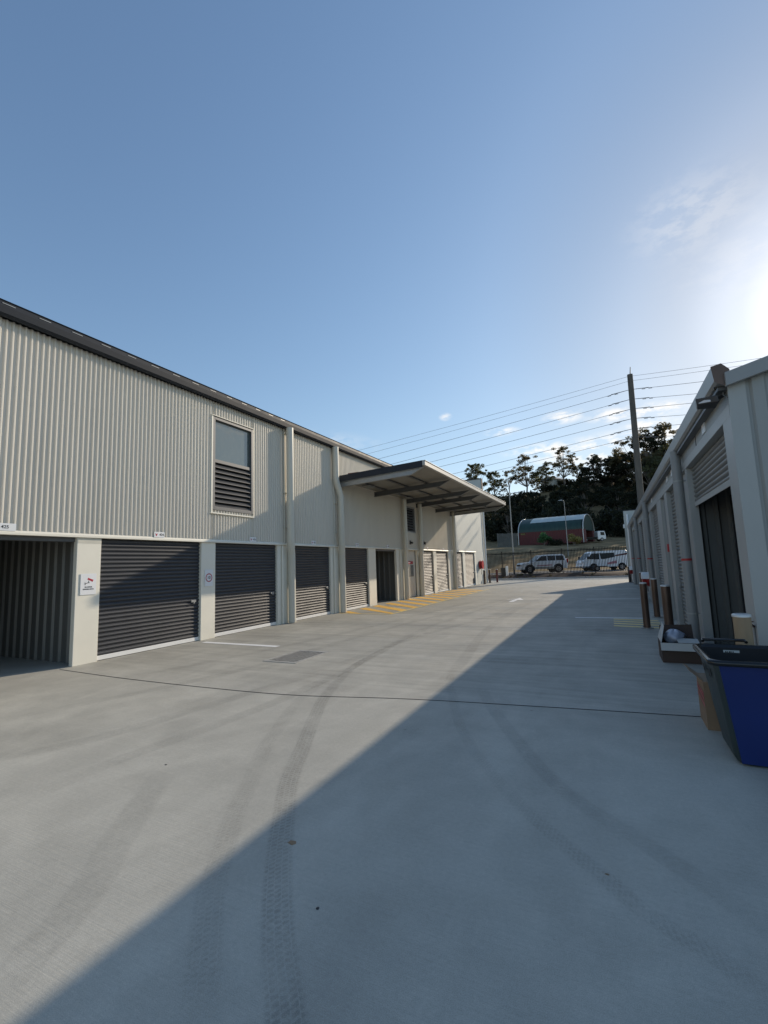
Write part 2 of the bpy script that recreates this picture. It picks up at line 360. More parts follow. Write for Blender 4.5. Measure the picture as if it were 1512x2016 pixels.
def text_mesh(body, size, loc, X, Y, name, m, parent, depth=.001, align='CENTER', bold=0.):
    cu = bpy.data.curves.new('t', 'FONT'); cu.body = body; cu.size = size; cu.align_x = align; cu.align_y = 'CENTER'; cu.extrude = depth; cu.offset = bold
    t = bpy.data.objects.new('t', cu); COL.objects.link(t)
    bpy.context.view_layer.update()
    me = bpy.data.meshes.new_from_object(t.evaluated_get(bpy.context.evaluated_depsgraph_get()))
    bpy.data.objects.remove(t); me.name = name
    X = Vector(X); Y = Vector(Y); Z = X.cross(Y)
    R = Matrix(((X.x, Y.x, Z.x, 0), (X.y, Y.y, Z.y, 0), (X.z, Y.z, Z.z, 0), (0, 0, 0, 1)))
    me.transform(Matrix.Translation(loc) @ R); me.materials.clear(); me.materials.append(M[m])
    o = bpy.data.objects.new(name, me); COL.objects.link(o); o.parent = parent; o.location = -wloc(parent); return o

# ------------------------------------------------------------------ terrain, yard, road
AX = np.array([-.442, .897]); SD = np.array([.897, .442])
def sstep(t): t = min(1, max(0, t)); return t * t * (3 - 2 * t)
def hgt(x, y):
    a = x * AX[0] + y * AX[1]; b = x * SD[0] + y * SD[1]
    k = sstep((y - (44.0 + .13 * x)) / 2.2)
    if k <= 0 and a < 60: return -.08
    h = .33
    h += 4.2 * sstep((a - 53) / 38) + 1.6 * sstep((a - 88) / 20)
    lat = .72 + .28 * sstep((b - 30) / 40) + .12 * sstep((b - 75) / 50)
    h += 20 * sstep((a - 102) / 50) * lat - 6 * sstep((a - 170) / 120)
    h += .5 * math.sin(a * .11 + b * .07) * sstep((a - 70) / 60) + .8 * math.sin(b * .09 + 1) * sstep((a - 120) / 40)
    return -.08 + (h + .08) * k
aa = list(np.arange(-60, 30, 10)) + list(np.arange(30, 62, .8)) + list(np.arange(62, 180, 4)) + [190, 210, 250, 320, 450, 700, 1200, 2200]
bb = [-1500, -800, -400, -220, -140] + list(np.arange(-100, -20, 10)) + list(np.arange(-20, 60, 1.0)) + list(np.arange(60, 160, 8)) + [180, 240, 400, 800, 1500]
g = MB(); rows = []
for a in aa:
    rows.append([(a * AX[0] + b * SD[0], a * AX[1] + b * SD[1], hgt(a * AX[0] + b * SD[0], a * AX[1] + b * SD[1])) for b in bb])
g.grid(rows); gr = struct('ground', g, 'ground')
y_ = MB()
ky = lambda x: 43.0 + .13 * x
y_.add([(-34, -30, 0), (42, -30, 0), (42, ky(42), 0), (-34, ky(-34), 0), (-34, -30, -.2), (42, -30, -.2), (42, ky(42), -.2), (-34, ky(-34), -.2)],
       [(0, 1, 2, 3), (0, 4, 5, 1), (1, 5, 6, 2), (2, 6, 7, 3), (3, 7, 4, 0)])
yard = struct('concrete_yard', y_, 'concrete')
k_ = MB()
for x0 in range(-34, 42, 4):
    x1 = x0 + 3.985
    k_.add([(x, ky(x) + dy, z) for x in (x0, x1) for dy, z in ((.004, -.1), (.004, .07), (.05, .13), (.20, .13), (.20, -.1))],
           [(0, 5, 6, 1), (1, 6, 7, 2), (2, 7, 8, 3), (3, 8, 9, 4), (0, 1, 2, 3, 4), (9, 8, 7, 6, 5)])
struct('kerb', k_, 'kerb')
mu = MB(); rows = []
for i in range(9):
    rr = []
    for j in range(75):
        x = -34 + j; y = ky(x) + .2 + i * .42
        rr.append((x, y, max(.11 if i == 0 else 0, hgt(x, y) + .05) + .03 * random.random() * (i > 0)))
    rows.append(rr)
mu.grid(rows); struct('mulch_bed', mu, 'mulch')
rd = MB(); rows = []
for a in np.arange(45.2, 53.3, 1.0):
    rows.append([(a * AX[0] + b * SD[0], a * AX[1] + b * SD[1], max(.35, hgt(a * AX[0] + b * SD[0], a * AX[1] + b * SD[1]) + .02)) for b in range(-60, 90, 3)])
rd.grid(rows); struct('road', rd, 'road')

def catmull(p, n=10):
    p = [np.array(q, float) for q in p]; p = [2 * p[0] - p[1]] + p + [2 * p[-1] - p[-2]]; out = []
    for i in range(1, len(p) - 2):
        for t in np.linspace(0, 1, n, endpoint=False):
            out.append(.5 * ((2 * p[i]) + (-p[i - 1] + p[i + 1]) * t + (2 * p[i - 1] - 5 * p[i] + 4 * p[i + 1] - p[i + 2]) * t * t + (-p[i - 1] + 3 * p[i] - 3 * p[i + 1] + p[i + 2]) * t ** 3))
    out.append(p[-2]); return out
def ribbon(name, pts, w, m, z):
    P = catmull(pts); vs = []; uv = []; d = 0
    for i, p in enumerate(P):
        q = P[min(i + 1, len(P) - 1)] - P[max(i - 1, 0)]; q /= np.linalg.norm(q); nn = np.array([-q[1], q[0]])
        if i: d += np.linalg.norm(p - P[i - 1])
        for u in (-.5, .5): vs.append((*(p + nn * w * u), z)); uv.append((u + .5, d))
    fs = [(2 * i, 2 * i + 1, 2 * i + 3, 2 * i + 2) for i in range(len(P) - 1)]
    me = bpy.data.meshes.new(name); me.from_pydata(vs, [], fs); me.materials.append(M[m])
    fa = me.color_attributes.new('fade', 'FLOAT_COLOR', 'POINT')
    for i in range(len(P)):
        f = min(1., i / 9., (len(P) - 1 - i) / 9.)
        for k in (0, 1): fa.data[2 * i + k].color = (f, f, f, 1)
    ul = me.uv_layers.new(name='UVMap')
    for lp in me.loops: ul.data[lp.index].uv = uv[lp.vertex_index]
    fixn(me)
    o = bpy.data.objects.new(name, me); COL.objects.link(o); tag(o, kind='structure'); return o
ribbon('tyre_mark', [(-4.2, 9.0), (-3.98, 6.88), (-3.49, 5.28), (-3.11, 4.44), (-2.68, 3.61), (-2.41, 3.08), (-2.13, 2.66), (-1.82, 2.22), (-1.48, 1.8), (-1.2, 1.5), (-.95, 1.2)], .18, 'tread', .003)
ribbon('tyre_mark', [(-4.0, 6.6), (-3.68, 4.97), (-3.28, 4.03), (-3.02, 3.49), (-2.69, 2.96), (-2.45, 2.54), (-2.2, 2.18), (-1.99, 1.89), (-1.68, 1.56), (-1.45, 1.3)], .17, 'tread_faint', .0034)
ribbon('tyre_mark', [(-2.4, 7.4), (-2.18, 6.4), (-1.91, 5.7), (-1.6, 4.9), (-1.23, 4.17), (-.89, 3.64), (-.64, 3.31), (-.42, 3.06), (-.16, 2.79), (.03, 2.59), (.25, 2.45), (.45, 2.28)], .13, 'tread_faint', .0038)
ribbon('tyre_mark', [(-1.7, 6.3), (-1.45, 5.63), (-.96, 4.6), (-.47, 3.72), (0, 3.24), (.32, 2.91), (.6, 2.6)], .17, 'smear', .0042)
for i, (pp, w) in enumerate([
    ([(-5.4, 2.2), (-4.9, 2.95), (-4.65, 4.08), (-4.5, 5.05), (-4.28, 6.4), (-4.18, 9.49), (-3.4, 14.7), (-2.9, 22)], .26),
    ([(-4.04, 1.4), (-4.1, 2.66), (-3.97, 3.78), (-3.9, 4.89), (-3.98, 6.88), (-4.4, 11.1), (-4.2, 16.2), (-3.6, 26)], .24),
    ([(-3.5, 2.84), (-3.2, 2.4), (-2.96, 2.07), (-2.62, 1.65), (-2.45, 1.34), (-2.32, 1.0)], .26),
    ([(-6.6, 3.0), (-6.0, 4.6), (-5.6, 6.5), (-5.5, 9.0), (-5.2, 13), (-4.4, 19), (-3.8, 30)], .25),
    ([(-7.6, 4.2), (-6.9, 5.8), (-6.4, 8.2), (-6.0, 11.5), (-5.6, 16), (-5.0, 24)], .25),
    ([(-2.2, 5.4), (-2.35, 7.5), (-2.8, 11), (-3.0, 16), (-2.6, 25)], .25)
    ]):
    ribbon('tyre_mark', pp, w, 'smear', .0046 + .0004 * i)

# joint across the yard
jn = MB(); jp = catmull([(-9.0, 5.0), (-7.2, 4.93), (-5.4, 4.95), (-3.9, 5.05), (-2.42, 5.38), (-.9, 5.6), (.7, 5.8), (3.5, 6.12)], 12)
for i in range(len(jp) - 1):
    a, b = jp[i], jp[i + 1]; jn.add([(a[0], a[1] - .011, .002), (b[0], b[1] - .011, .002), (b[0], b[1] + .011, .002), (a[0], a[1] + .011, .002)], [(0, 1, 2, 3)])
struct('concrete_joint', jn, 'black')
jn = MB()
for yy in (11.8, 17.9, 24.0, 30.1, 36.2): jn.add([(-9, yy, .002), (1.3, yy + .1, .002), (1.3, yy + .108, .002), (-9, yy + .008, .002)], [(0, 1, 2, 3)])
struct('concrete_saw_cuts', jn, 'mulch')
def line(name, pts, m, z=.004):
    q = MB(); q.add([(x, y, z) for x, y in pts], [tuple(range(len(pts)))]); return struct(name, q, m)
for (x0, y0, x1, y1) in ((-1.02, 14.2, .70, 14.32), (-1.0, 20.65, .95, 20.9), (-1.0, 27.0, 1.1, 27.3), (-1.0, 33.1, 1.0, 33.5), (-8.75, 8.02, -6.55, 8.02)):
    line('parking_line', [(x0, y0 - .08), (x1, y1 - .08), (x1, y1 + .08), (x0, y0 + .08)], 'linew')
# yellow hatching beside the left building
hx = MB().use('yellow')
for k in range(12):
    y0 = 14.35 + k * 1.13; a, b = (-8.93, y0 + 1.75), (-6.86, y0)
    if k == 11: b = (-6.86, y0)
    hx.add([(a[0], a[1] - .27, .004), (b[0], b[1] - .27 if k else b[1], .004), (b[0], b[1] + .27, .004), (a[0], a[1] + .27, .004)], [(0, 1, 2, 3)])
hx.add([(-8.93, 14.7, .004), (-8.45, 14.33, .004), (-8.0, 14.33, .004), (-8.93, 15.02, .004)], [(0, 1, 2, 3)])
hx.use('yellowp')
hx.add([(-6.85, 14.2, .0085), (-6.76, 14.2, .0085), (-6.70, 28.0, .0085), (-6.79, 28.0, .0085)], [(0, 1, 2, 3)])
hx.add([(-8.9, 14.2, .0085), (-6.86, 14.2, .0085), (-6.86, 14.28, .0085), (-8.9, 14.28, .0085)], [(0, 1, 2, 3)])
struct('hatched_marking', hx, None)
hx = MB()
for k in range(4):
    y0 = 12.45 + k * .45
    hx.add([(-.05, y0 + .1, .004), (.98, y0 - .1, .004), (.98, y0 + .12, .004), (-.05, y0 + .32, .004)], [(0, 1, 2, 3)])
struct('hatched_marking', hx, 'yellowp')
ar = MB(); ar.add([(-3.86, 19.2, .005), (-3.66, 19.2, .005), (-3.66, 20.2, .005), (-3.42, 20.2, .005), (-3.76, 21.3, .005), (-4.12, 20.2, .005), (-3.86, 20.2, .005)], [(0, 1, 2, 6), (3, 4, 5, 6, 2)])
struct('arrow_marking', ar, 'linew')
# drain grate
dg = thing('drain_grate', 'rectangular steel grate set in the sunlit concrete', 'drain grate', (-5.45, 7.0, 0))
q = MB(); q.box(-5.78, -5.12, 6.75, 7.72, -.02, .0006); build('pit', q, 'black', dg)
q = MB()
for x0, x1, y0, y1 in ((-5.82, -5.76, 6.69, 7.78), (-5.14, -5.08, 6.69, 7.78), (-5.76, -5.14, 6.69, 6.75), (-5.76, -5.14, 7.72, 7.78)): q.box(x0, x1, y0, y1, 0, .008)
build('frame', q, 'bars', dg)
q = MB()
for i in range(17): q.box(-5.76, -5.14, 6.78 + i * .058, 6.794 + i * .058, .001, .0045)
for i in range(8): q.box(-5.73 + i * .078, -5.714 + i * .078, 6.75, 7.72, .0015, .006)
build('bars', q, 'bars', dg)
# small litter on the slab
for (x, y, s, m, lb) in ((-1.87, 2.41, .03, 'card', 'small brown crumb of dirt on the shaded concrete'), (-.15, 2.83, .012, 'card', 'tiny tan chip on the shaded slab, nearest the tub'), (-1.42, 2.02, .012, 'dark', 'small dark clod on the foreground concrete'), (-3.6, 2.9, .014, 'dark', 'dark pebble lying on the sunlit concrete')):
    q = MB(); n = 7
    vs = [(x + s * (.6 + .6 * random.random()) * math.cos(k * 2 * math.pi / n), y + s * (.5 + .6 * random.random()) * math.sin(k * 2 * math.pi / n), .001) for k in range(n)]
    vs += [(x, y, s * .35)]; q.add(vs, [(k, (k + 1) % n, n) for k in range(n)]); one('litter', q, m, lb, 'litter')

# ------------------------------------------------------------------ shared building parts
def corr(q, X, y0, y1, z0, z1, pitch=.096, amp=.032, out=1):
    """vertical trapezoid corrugation in the plane x=X (proud towards out)"""
    ys = []; y = math.floor(y0 / pitch) * pitch
    while y < y1:
        for t, o in ((0, 0), (.26, 0), (.40, 1), (.60, 1), (.84, 0)): ys.append((y + t * pitch, o))
        y += pitch
    ys = [(y0, 0)] + [p for p in ys if y0 < p[0] < y1] + [(y1, 0)]
    a = [(X + out * o * amp, y, z0) for y, o in ys]; b = [(X + out * o * amp, y, z1) for y, o in ys]
    q.grid([a, b], smooth=False)
def corry(q, Y, x0, x1, z0, z1f, pitch=.2, amp=.03, out=-1, ribw=.3, phase=None):
    """vertical ribs in the plane y=Y"""
    xs = []; x = math.floor(x0 / pitch) * pitch if phase is None else x0 + phase
    while x < x1:
        for t, o in ((0, 0), (ribw, 0), (ribw + .12, 1), (.76, 1), (.88, 0)): xs.append((x + t * pitch, o))
        x += pitch
    xs = [(x0, 0)] + [p for p in xs if x0 < p[0] < x1] + [(x1, 0)]
    zf = z1f if callable(z1f) else (lambda x: z1f)
    q.grid([[(x, Y + out * o * amp, z0) for x, o in xs], [(x, Y + out * o * amp, zf(x)) for x, o in xs]], smooth=False)
def roller(q, X, y0, y1, z0, z1, out=1, pitch=.083, amp=.019):
    n = max(8, round((z1 - z0) / pitch)) * 8; rows = []
    for i in range(n + 1):
        z = z0 + (z1 - z0) * i / n; t = (i / 8) % 1
        o = amp * (abs(math.sin(math.pi * t)) ** .8 * 2 - 1)
        rows.append([(X + out * o, y0, z), (X + out * o, y1, z)])
    q.grid(rows, smooth=True)
def roller_door(parent, X, y0, y1, z0, z1, out, m, latch=True, lab=None):
    q = MB(); roller(q, X, y0, y1, z0 + .09, z1, out)
    d = build('roller_door', q, m, parent, fix=False)
    if lab: d['label'] = lab
    q = MB(); q.box(X - .018, X + .022 * out + .004 * out, y0, y1, z0 + .012, z0 + .095); b = build('bottom_rail', q, 'white' if out > 0 else 'rtrim', d, world=False, bevel=.004)
    if latch:
        q = MB(); yl = y1 - .16
        q.box(X + .016 * out, X + .045 * out, yl - .09, yl + .05, z0 + .93, z0 + .985); q.box(X + .02 * out, X + .06 * out, yl - .03, yl, z0 + .90, z0 + .93)
        build('latch', q, 'galv', d, world=False, bevel=.004)
    return d
def downpipe(parent, pts, r, m, name='downpipe', straps=(), band=None, X=None, out=1):
    q = MB(); q.tube(pts, r, 16); d = build(name, q, m, parent)
    for z in straps:
        px_, py_ = [(p[0], p[1]) for p in pts if p[2] >= z][0] if any(p[2] >= z for p in pts) else pts[0][:2]
        q = MB(); q.tube([(px_, py_, z - .012), (px_, py_, z + .012)], r + .006, 16); q.box(px_ - out * (r - .01), px_ - out * (r + .06), py_ - .015, py_ + .015, z - .01, z + .01)
        build('bracket', q, 'rtrim', d, world=False)
    if band:
        z, = band; p = pts[0]; q = MB(); q.tube([(p[0], p[1], z - .02), (p[0], p[1], z + .02)], r + .002, 16); build('band', q, 'red', d, world=False)
    return d

# ------------------------------------------------------------------ left building
WX = -9.03
LB = thing('storage_building', 'long two storey ribbed metal storage building with charcoal roller doors and canopy', 'building', (WX, 16, 0))
LZ, EZ, YE, Y0 = 2.40, 6.09, 37.2, -3.0
# upper cladding with window openings cut out
q = MB()
for y0, y1, z0, z1 in ((Y0, 8.50, LZ + .05, EZ), (8.50, 9.93, LZ + .05, 3.25), (8.50, 9.93, 5.65, EZ), (9.93, 20.85, LZ + .05, EZ), (20.85, 22.1, LZ + .05, 3.27), (20.85, 22.1, 4.57, EZ), (22.1, 28.6, LZ + .05, EZ)):
    corr(q, WX, y0, y1, z0, z1)
for zz in (2.75, 3.9, 4.95, 5.9):
    yy = math.floor(Y0 / .096) * .096 + .096 * .5 + .096 * 40
    while yy < 20:
        if not (8.3 < yy < 10.1): q.box(WX + .03, WX + .037, yy - .006, yy + .006, zz - .006, zz + .006)
        yy += .192
build('upper_wall', q, 'clad', LB, fix=False)
q = MB(); q.box(WX - .16, WX - .02, 28.6, YE, LZ + .05, EZ + .12); q.box(WX - .16, WX + .002, 33.95, YE, 0, LZ + .047)
build('end_panel', q, 'smooth', LB)
q = MB(); q.box(-21, WX + .02, YE - .3, YE + .02, 0, 8.45); build('parapet_wall', q, 'smooth', LB)
q = MB(); q.box(-21.03, WX + .05, YE - .34, YE + .05, 8.45, 8.52); q.box(WX + .02, WX + .06, YE - .34, YE + .05, 6.3, 8.45); build('parapet_capping', q, 'gutter', LB)
q = MB(); q.box(WX - .02, WX + .05, YE - .34, YE - .14, 0, 6.3); build('corner_trim', q, 'trim', LB)
# sill flashing above the doors
q = MB(); q.prism([(WX - .12, LZ - .02), (WX + .05, LZ - .02), (WX + .05, LZ + .018), (WX + .028, LZ + .055), (WX - .12, LZ + .055)], 'y', Y0, 33.95)
build('lintel_flashing', q, 'trim', LB, bevel=.003)
# piers
ops = [(2.72, 5.22, 'open'), (5.68, 8.17, 'd'), (8.62, 11.05, 'd'), (11.70, 14.0, 'd'), (14.72, 16.9, 'd'), (17.56, 19.68, 'open'), (21.0, 22.3, 'panel'), (22.75, 24.75, 'd'), (25.25, 27.4, 'd'), (28.65, 30.55, 'd'), (31.1, 33.6, 'd')]
edges = [Y0] + [v for o in ops for v in o[:2]] + [33.95]
for i in range(0, len(edges), 2):
    q = MB(); q.box(WX - .105, WX + .004, edges[i], edges[i + 1], 0, LZ - .022); build('pier', q, 'trim', LB, bevel=.006)
    if edges[i] == 5.22:
        q = MB(); q.box(WX + .004, WX + .007, 5.23, 5.67, LZ - .13, LZ - .022); build('pier_cap', q, 'pipe', LB)
names = {5.68: '', 8.62: '', }
for y0, y1, k in ops:
    if k == 'd':
        roller_door(LB, WX - .075, y0 + .004, y1 - .004, 0, LZ - .03, 1, 'door')
        q = MB(); q.box(WX - .30, WX - .12, y0, y1, LZ - .30, LZ - .022); build('door_drum', q, 'dark', LB)
    if k == 'open':
        # interior: slab-side partitions, back wall, rolled-up curtain
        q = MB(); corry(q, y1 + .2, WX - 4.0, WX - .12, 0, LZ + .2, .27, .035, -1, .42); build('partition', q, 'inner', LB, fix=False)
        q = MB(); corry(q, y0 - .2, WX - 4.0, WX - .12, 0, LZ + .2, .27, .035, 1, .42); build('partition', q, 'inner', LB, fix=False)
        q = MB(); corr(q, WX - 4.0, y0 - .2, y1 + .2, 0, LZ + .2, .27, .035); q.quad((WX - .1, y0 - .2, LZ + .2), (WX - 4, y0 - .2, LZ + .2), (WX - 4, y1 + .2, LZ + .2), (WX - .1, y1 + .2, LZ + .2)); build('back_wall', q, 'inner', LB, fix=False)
        q = MB(); q.tube([(WX - .26, y0 + .01, LZ + .03), (WX - .26, y1 - .01, LZ + .03)], .13, 20); q.box(WX - .10, WX - .06, y0, y1, LZ - .10, LZ - .03); build('rolled_curtain', q, 'beam', LB)
    if k == 'panel':
        q = MB(); corr(q, WX - .14, y0, y1, .02, LZ - .02, .1, .02); build('recessed_panel', q, 'clad', LB, fix=False)
# body behind (so that no light leaks through), roof, gutter
q = MB(); q.box(-21, WX - 4.2, Y0, YE - .31, 0, EZ); build('rear_body', q, 'smooth', LB)
q = MB(); q.box(WX - 4.2, WX - .35, Y0, YE - .31, LZ + .25, EZ - .1); build('upper_floor', q, 'black', LB)
q = MB(); rows = []
ys = []; y = Y0 - .1
while y < YE - .35:
    ys += [(y, 0), (y + .06, 0), (y + .08, .03), (y + .12, .03), (y + .14, 0)]; y += .2
rows = [[(x, yy, EZ + .222 + (WX + .06 - x) * .052 + o) for yy, o in ys] for x in (WX + .16, -15.0)]
rows.append([(-21.0, yy, EZ + .222 + (WX + .06 + 15.0) * .052 + o - .3) for yy, o in ys])
q.grid(rows, smooth=False)
build('roof', q, 'roof', LB, fix=False)
q = MB(); gx = WX + .03
prof = [(gx, EZ + .02), (gx + .10, EZ - .02), (gx + .17, EZ + .02), (gx + .185, EZ + .13), (gx + .17, EZ + .215), (gx + .19, EZ + .235), (gx + .16, EZ + .235), (gx + .15, EZ + .2), (gx, EZ + .2)]
q.use('gutter'); q.prism(prof, 'y', Y0 - .1, YE - .36); y = Y0
q.use('alu')
while y < 11.5:
    q.box(gx + .180, gx + .187, y, y + .19, EZ + .168, EZ + .181); y += .56
build('gutter', q, None, LB)
# windows
W = build('window', MB().box(WX - .1, WX - .09, 8.54, 9.89, 3.3, 5.6), 'black', LB)
q = MB()
for a in ((8.47, 8.545, 3.22, 5.68), (9.885, 9.96, 3.22, 5.68), (8.545, 9.885, 5.61, 5.68), (8.545, 9.885, 3.22, 3.30), (8.545, 9.885, 4.47, 4.56)): q.box(WX - .06, WX + (.045 if a[2] != 4.47 else .02), *a)
build('frame', q, 'wframe', W, world=False, bevel=.005)
q = MB(); q.box(WX - .02, WX + .05, 8.42, 8.465, 3.15, 5.70); q.box(WX - .02, WX + .045, 9.962, 9.98, 3.15, 5.70); q.box(WX - .02, WX + .07, 8.41, 9.99, 5.70, 5.715); q.box(WX - .02, WX + .07, 8.40, 9.99, 3.12, 3.15); build('flashing', q, 'trim', W, world=False)
build('pane', MB().box(WX - .045, WX - .035, 8.545, 9.885, 4.56, 5.61), 'wglass', W, world=False)
def louvres(par, y0, y1, z0, z1, n):
    q = MB(); s = (z1 - z0) / n
    for i in range(n):
        z = z0 + i * s
        q.add([(WX + .03, y0, z), (WX - .06, y0, z + s * .75), (WX - .06, y1, z + s * .75), (WX + .03, y1, z), (WX + .03, y0, z + .016), (WX - .055, y0, z + s * .75 + .014), (WX - .055, y1, z + s * .75 + .014), (WX + .03, y1, z + .016)],
              [(0, 1, 2, 3), (4, 5, 6, 7), (0, 3, 7, 4), (0, 1, 5, 4), (3, 2, 6, 7)])
    build('louvre', q, 'louvre', par, world=False)
louvres(W, 8.545, 9.885, 3.30, 4.47, 9)
W2 = build('louvre_vent', MB().box(WX - .1, WX - .09, 20.87, 22.08, 3.3, 4.55), 'black', LB)
q = MB()
for a in ((20.84, 20.9, 3.26, 4.59), (22.05, 22.11, 3.26, 4.59), (20.9, 22.05, 4.53, 4.59), (20.9, 22.05, 3.26, 3.32)): q.box(WX - .06, WX + .045, *a)
build('frame', q, 'alu', W2, world=False); louvres(W2, 20.9, 22.05, 3.32, 4.53, 9)
# downpipes
def lpipe(y, ztop, kinks, r=.115):
    pts = [(WX + .14, y + .03, .02), (WX + .14, y + .03, 2.08), (WX + .15, y + .01, 2.15), (WX + .22, y - .10, 2.40), (WX + .23, y - .12, 2.5)] + [(WX + .21, y - .07, z) if len(kinks) == 0 else None for z in ()]
    if kinks: pts += [(WX + .23, y - .12, 4.25), (WX + .22, y - .15, 4.35), (WX + .19, y - .33, 4.78), (WX + .19, y - .36, 4.88)]
    last = pts[-1]; pts.append((last[0], last[1], ztop))
    return downpipe(LB, pts, r, 'pipe', straps=(), out=1)
lpipe(11.54, EZ, ()); lpipe(14.55, EZ, (1,)); lpipe(20.45, 4.82, ()); lpipe(22.5, 4.82, ()); lpipe(28.3, EZ, ())
q = MB(); q.tube([(WX + .10, 36.7, 0), (WX + .10, 36.7, 6.2)], .06, 12); build('downpipe', q, 'white', LB)
for y in (11.25, 14.2, 20.05, 22.62):          # thin conduits lit beside the pipes
    q = MB(); q.tube([(WX + .04, y, .02), (WX + .04, y, 2.36)], .028, 8); build('conduit', q, 'trim', LB)
for y in (11.36, 14.25): 
    q = MB(); q.tube([(WX + .05, y, 2.46), (WX + .05, y, EZ)], .02, 8)
    for z in (2.9, 4.0, 5.9): q.box(WX, WX + .1, y - .03, y + .12, z, z + .02)
    build('conduit', q, 'pipe', LB)
q = MB(); q.tube([(WX + .03, 21.4, 2.76), (WX + .16, 21.4, 2.74)], .05, 12); q.box(WX, WX + .04, 21.33, 21.47, 2.66, 2.86); build('wall_light', q, 'dkbox', LB)
q = MB(); q.tube([(WX + .03, 23.1, 2.8), (WX + .2, 23.1, 2.76)], .07, 12); q.box(WX, WX + .05, 23.0, 23.2, 2.68, 2.94); build('wall_light', q, 'dkbox', LB)

# canopy
YC0, YC1, XO = 14.58, 28.2, -5.56
zt = lambda x: 5.04 + (x - WX) * .045
CP = build('canopy', MB().add([(WX + .02, YC0, zt(WX) - .13), (XO, YC0, zt(XO) - .13), (XO, YC1, zt(XO) - .13), (WX + .02, YC1, zt(WX) - .13), (WX + .02, YC0, zt(WX) - .115), (XO, YC0, zt(XO) - .115), (XO, YC1, zt(XO) - .115), (WX + .02, YC1, zt(WX) - .115)],
                          [(0, 1, 2, 3), (4, 5, 6, 7), (0, 1, 5, 4), (1, 2, 6, 5), (2, 3, 7, 6), (3, 0, 4, 7)]), 'soffit', LB)
def xb(q, y0, y1, dz0, dz1, x0=WX + .02, x1=XO):      # a bar along x following the canopy slope
    q.add([(x, y, zt(x) + dz) for x in (x0, x1) for y in (y0, y1) for dz in (dz0, dz1)], [(0, 1, 3, 2), (4, 6, 7, 5), (0, 4, 5, 1), (2, 3, 7, 6), (0, 2, 6, 4), (1, 5, 7, 3)])
q = MB(); xb(q, YC0 - .03, YC0, -.20, .03); build('side_fascia', q, 'gutter', CP, world=False)
q = MB(); xb(q, YC1, YC1 + .03, -.20, .03); build('side_fascia', q, 'gutter', CP, world=False)
q = MB(); q.box(XO, XO + .10, YC0 - .03, YC1 + .03, zt(XO) - .15, zt(XO) + .0); q.box(XO, XO + .12, YC0 - .03, YC1 + .03, zt(XO) - .0, zt(XO) + .03); build('front_gutter', q, 'cgut', CP, world=False, bevel=.01)
def taper(q, y, w, m0):          # tapered cantilever beam: I profile
    for (a, b, c, d) in ((-w / 2, w / 2, .0, .015), (-w / 2, w / 2, None, None), (-.006, .006, 'web', None)):
        pass
    top = lambda x: zt(x) - .20; bot = lambda x: zt(x) - .20 - (.20 if x < XO - .45 else .20 * (XO - x) / .45)
    xs = (WX + .02, XO - .45, XO)
    for y0, y1, f0, f1 in ((y - w / 2, y + w / 2, lambda x: top(x) - .014, top), (y - w / 2, y + w / 2, bot, lambda x: bot(x) + .014), (y - .008, y + .008, bot, top)):
        for i in range(2):
            xa, xb_ = xs[i], xs[i + 1]
            q.add([(x, yy, f(x)) for x in (xa, xb_) for yy in (y0, y1) for f in (f0, f1)], [(0, 1, 3, 2), (4, 6, 7, 5), (0, 4, 5, 1), (2, 3, 7, 6), (0, 2, 6, 4), (1, 5, 7, 3)])
for y in (YC0 + .06, 17.6, 20.6, 22.4, 25.4, YC1 - .1):
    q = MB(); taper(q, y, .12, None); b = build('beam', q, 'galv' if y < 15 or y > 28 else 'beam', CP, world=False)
for x in (-8.5, -7.5, -6.6):
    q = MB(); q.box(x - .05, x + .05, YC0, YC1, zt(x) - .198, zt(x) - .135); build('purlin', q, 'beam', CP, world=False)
for y in (16.2, 20.2, 23.8):
    q = MB()
    for i in range(9): q.box(-8.75, -8.35, y + i * .06 - .3, y + i * .06 - .26, zt(-8.5) - .235, zt(-8.5) - .2)
    build('bracing_mesh', q, 'galv', CP, world=False)

q = MB(); q.box(-8.6, -8.15, 14.66, 15.0, 5.075, 5.15)
one('scrap_board', q, 'contr', 'flat red offcut left on top of the canopy near the wall', 'scrap')

# signs on the left building
def usign(y, n, label, tri=True, w=.26, h=.125, z=2.505):
    t = thing('unit_sign', label, 'sign', (WX + .02, y, z), group='unit number plates')
    build('plate', MB().box(WX + 0.0410, WX + 0.0460, y - w / 2, y + w / 2, z - h / 2, z + h / 2), 'sign', t)
    text_mesh(n, .075, (WX + 0.0475, y + (.055 if tri else 0), z), (0, 1, 0), (0, 0, 1), 'lettering', 'ink', t, bold=.001)
    if tri:
        q = MB(); yy = y - .075
        q.add([(WX + 0.0485, yy - .03, z + .03), (WX + 0.0485, yy, z + .012), (WX + 0.0485, yy + .03, z + .03), (WX + 0.0485, yy + .008, z - .03), (WX + 0.0485, yy - .008, z - .03)], [(0, 1, 4), (1, 3, 4), (1, 2, 3)])
        build('emblem', q, 'inkred', t)
usign(4.03, '425', 'white plate numbered 425 above the open unit', tri=False, w=.32)
usign(6.95, '424', 'white plate numbered 424 above the first closed roller door')
usign(9.95, '423', 'white number plate above the second closed roller door')
usign(12.9, '422', 'white number plate between the two tall downpipes')
usign(15.9, '421', 'white number plate above the half sunlit door right of the bent pipe')
usign(18.7, '420', 'white number plate above the dark open unit under the canopy')
usign(23.8, '419', 'white number plate right after the canopy wall lights', w=.2)
usign(26.4, '418', 'white number plate above the second sunlit door under the canopy', w=.2)
usign(29.6, '417', 'farthest white number plate, beside the last tall pipe', w=.2)
cs = thing('surveillance_sign', 'white notice with a red camera picture, 24 hour surveillance', 'sign', (WX, 5.45, 1.5))
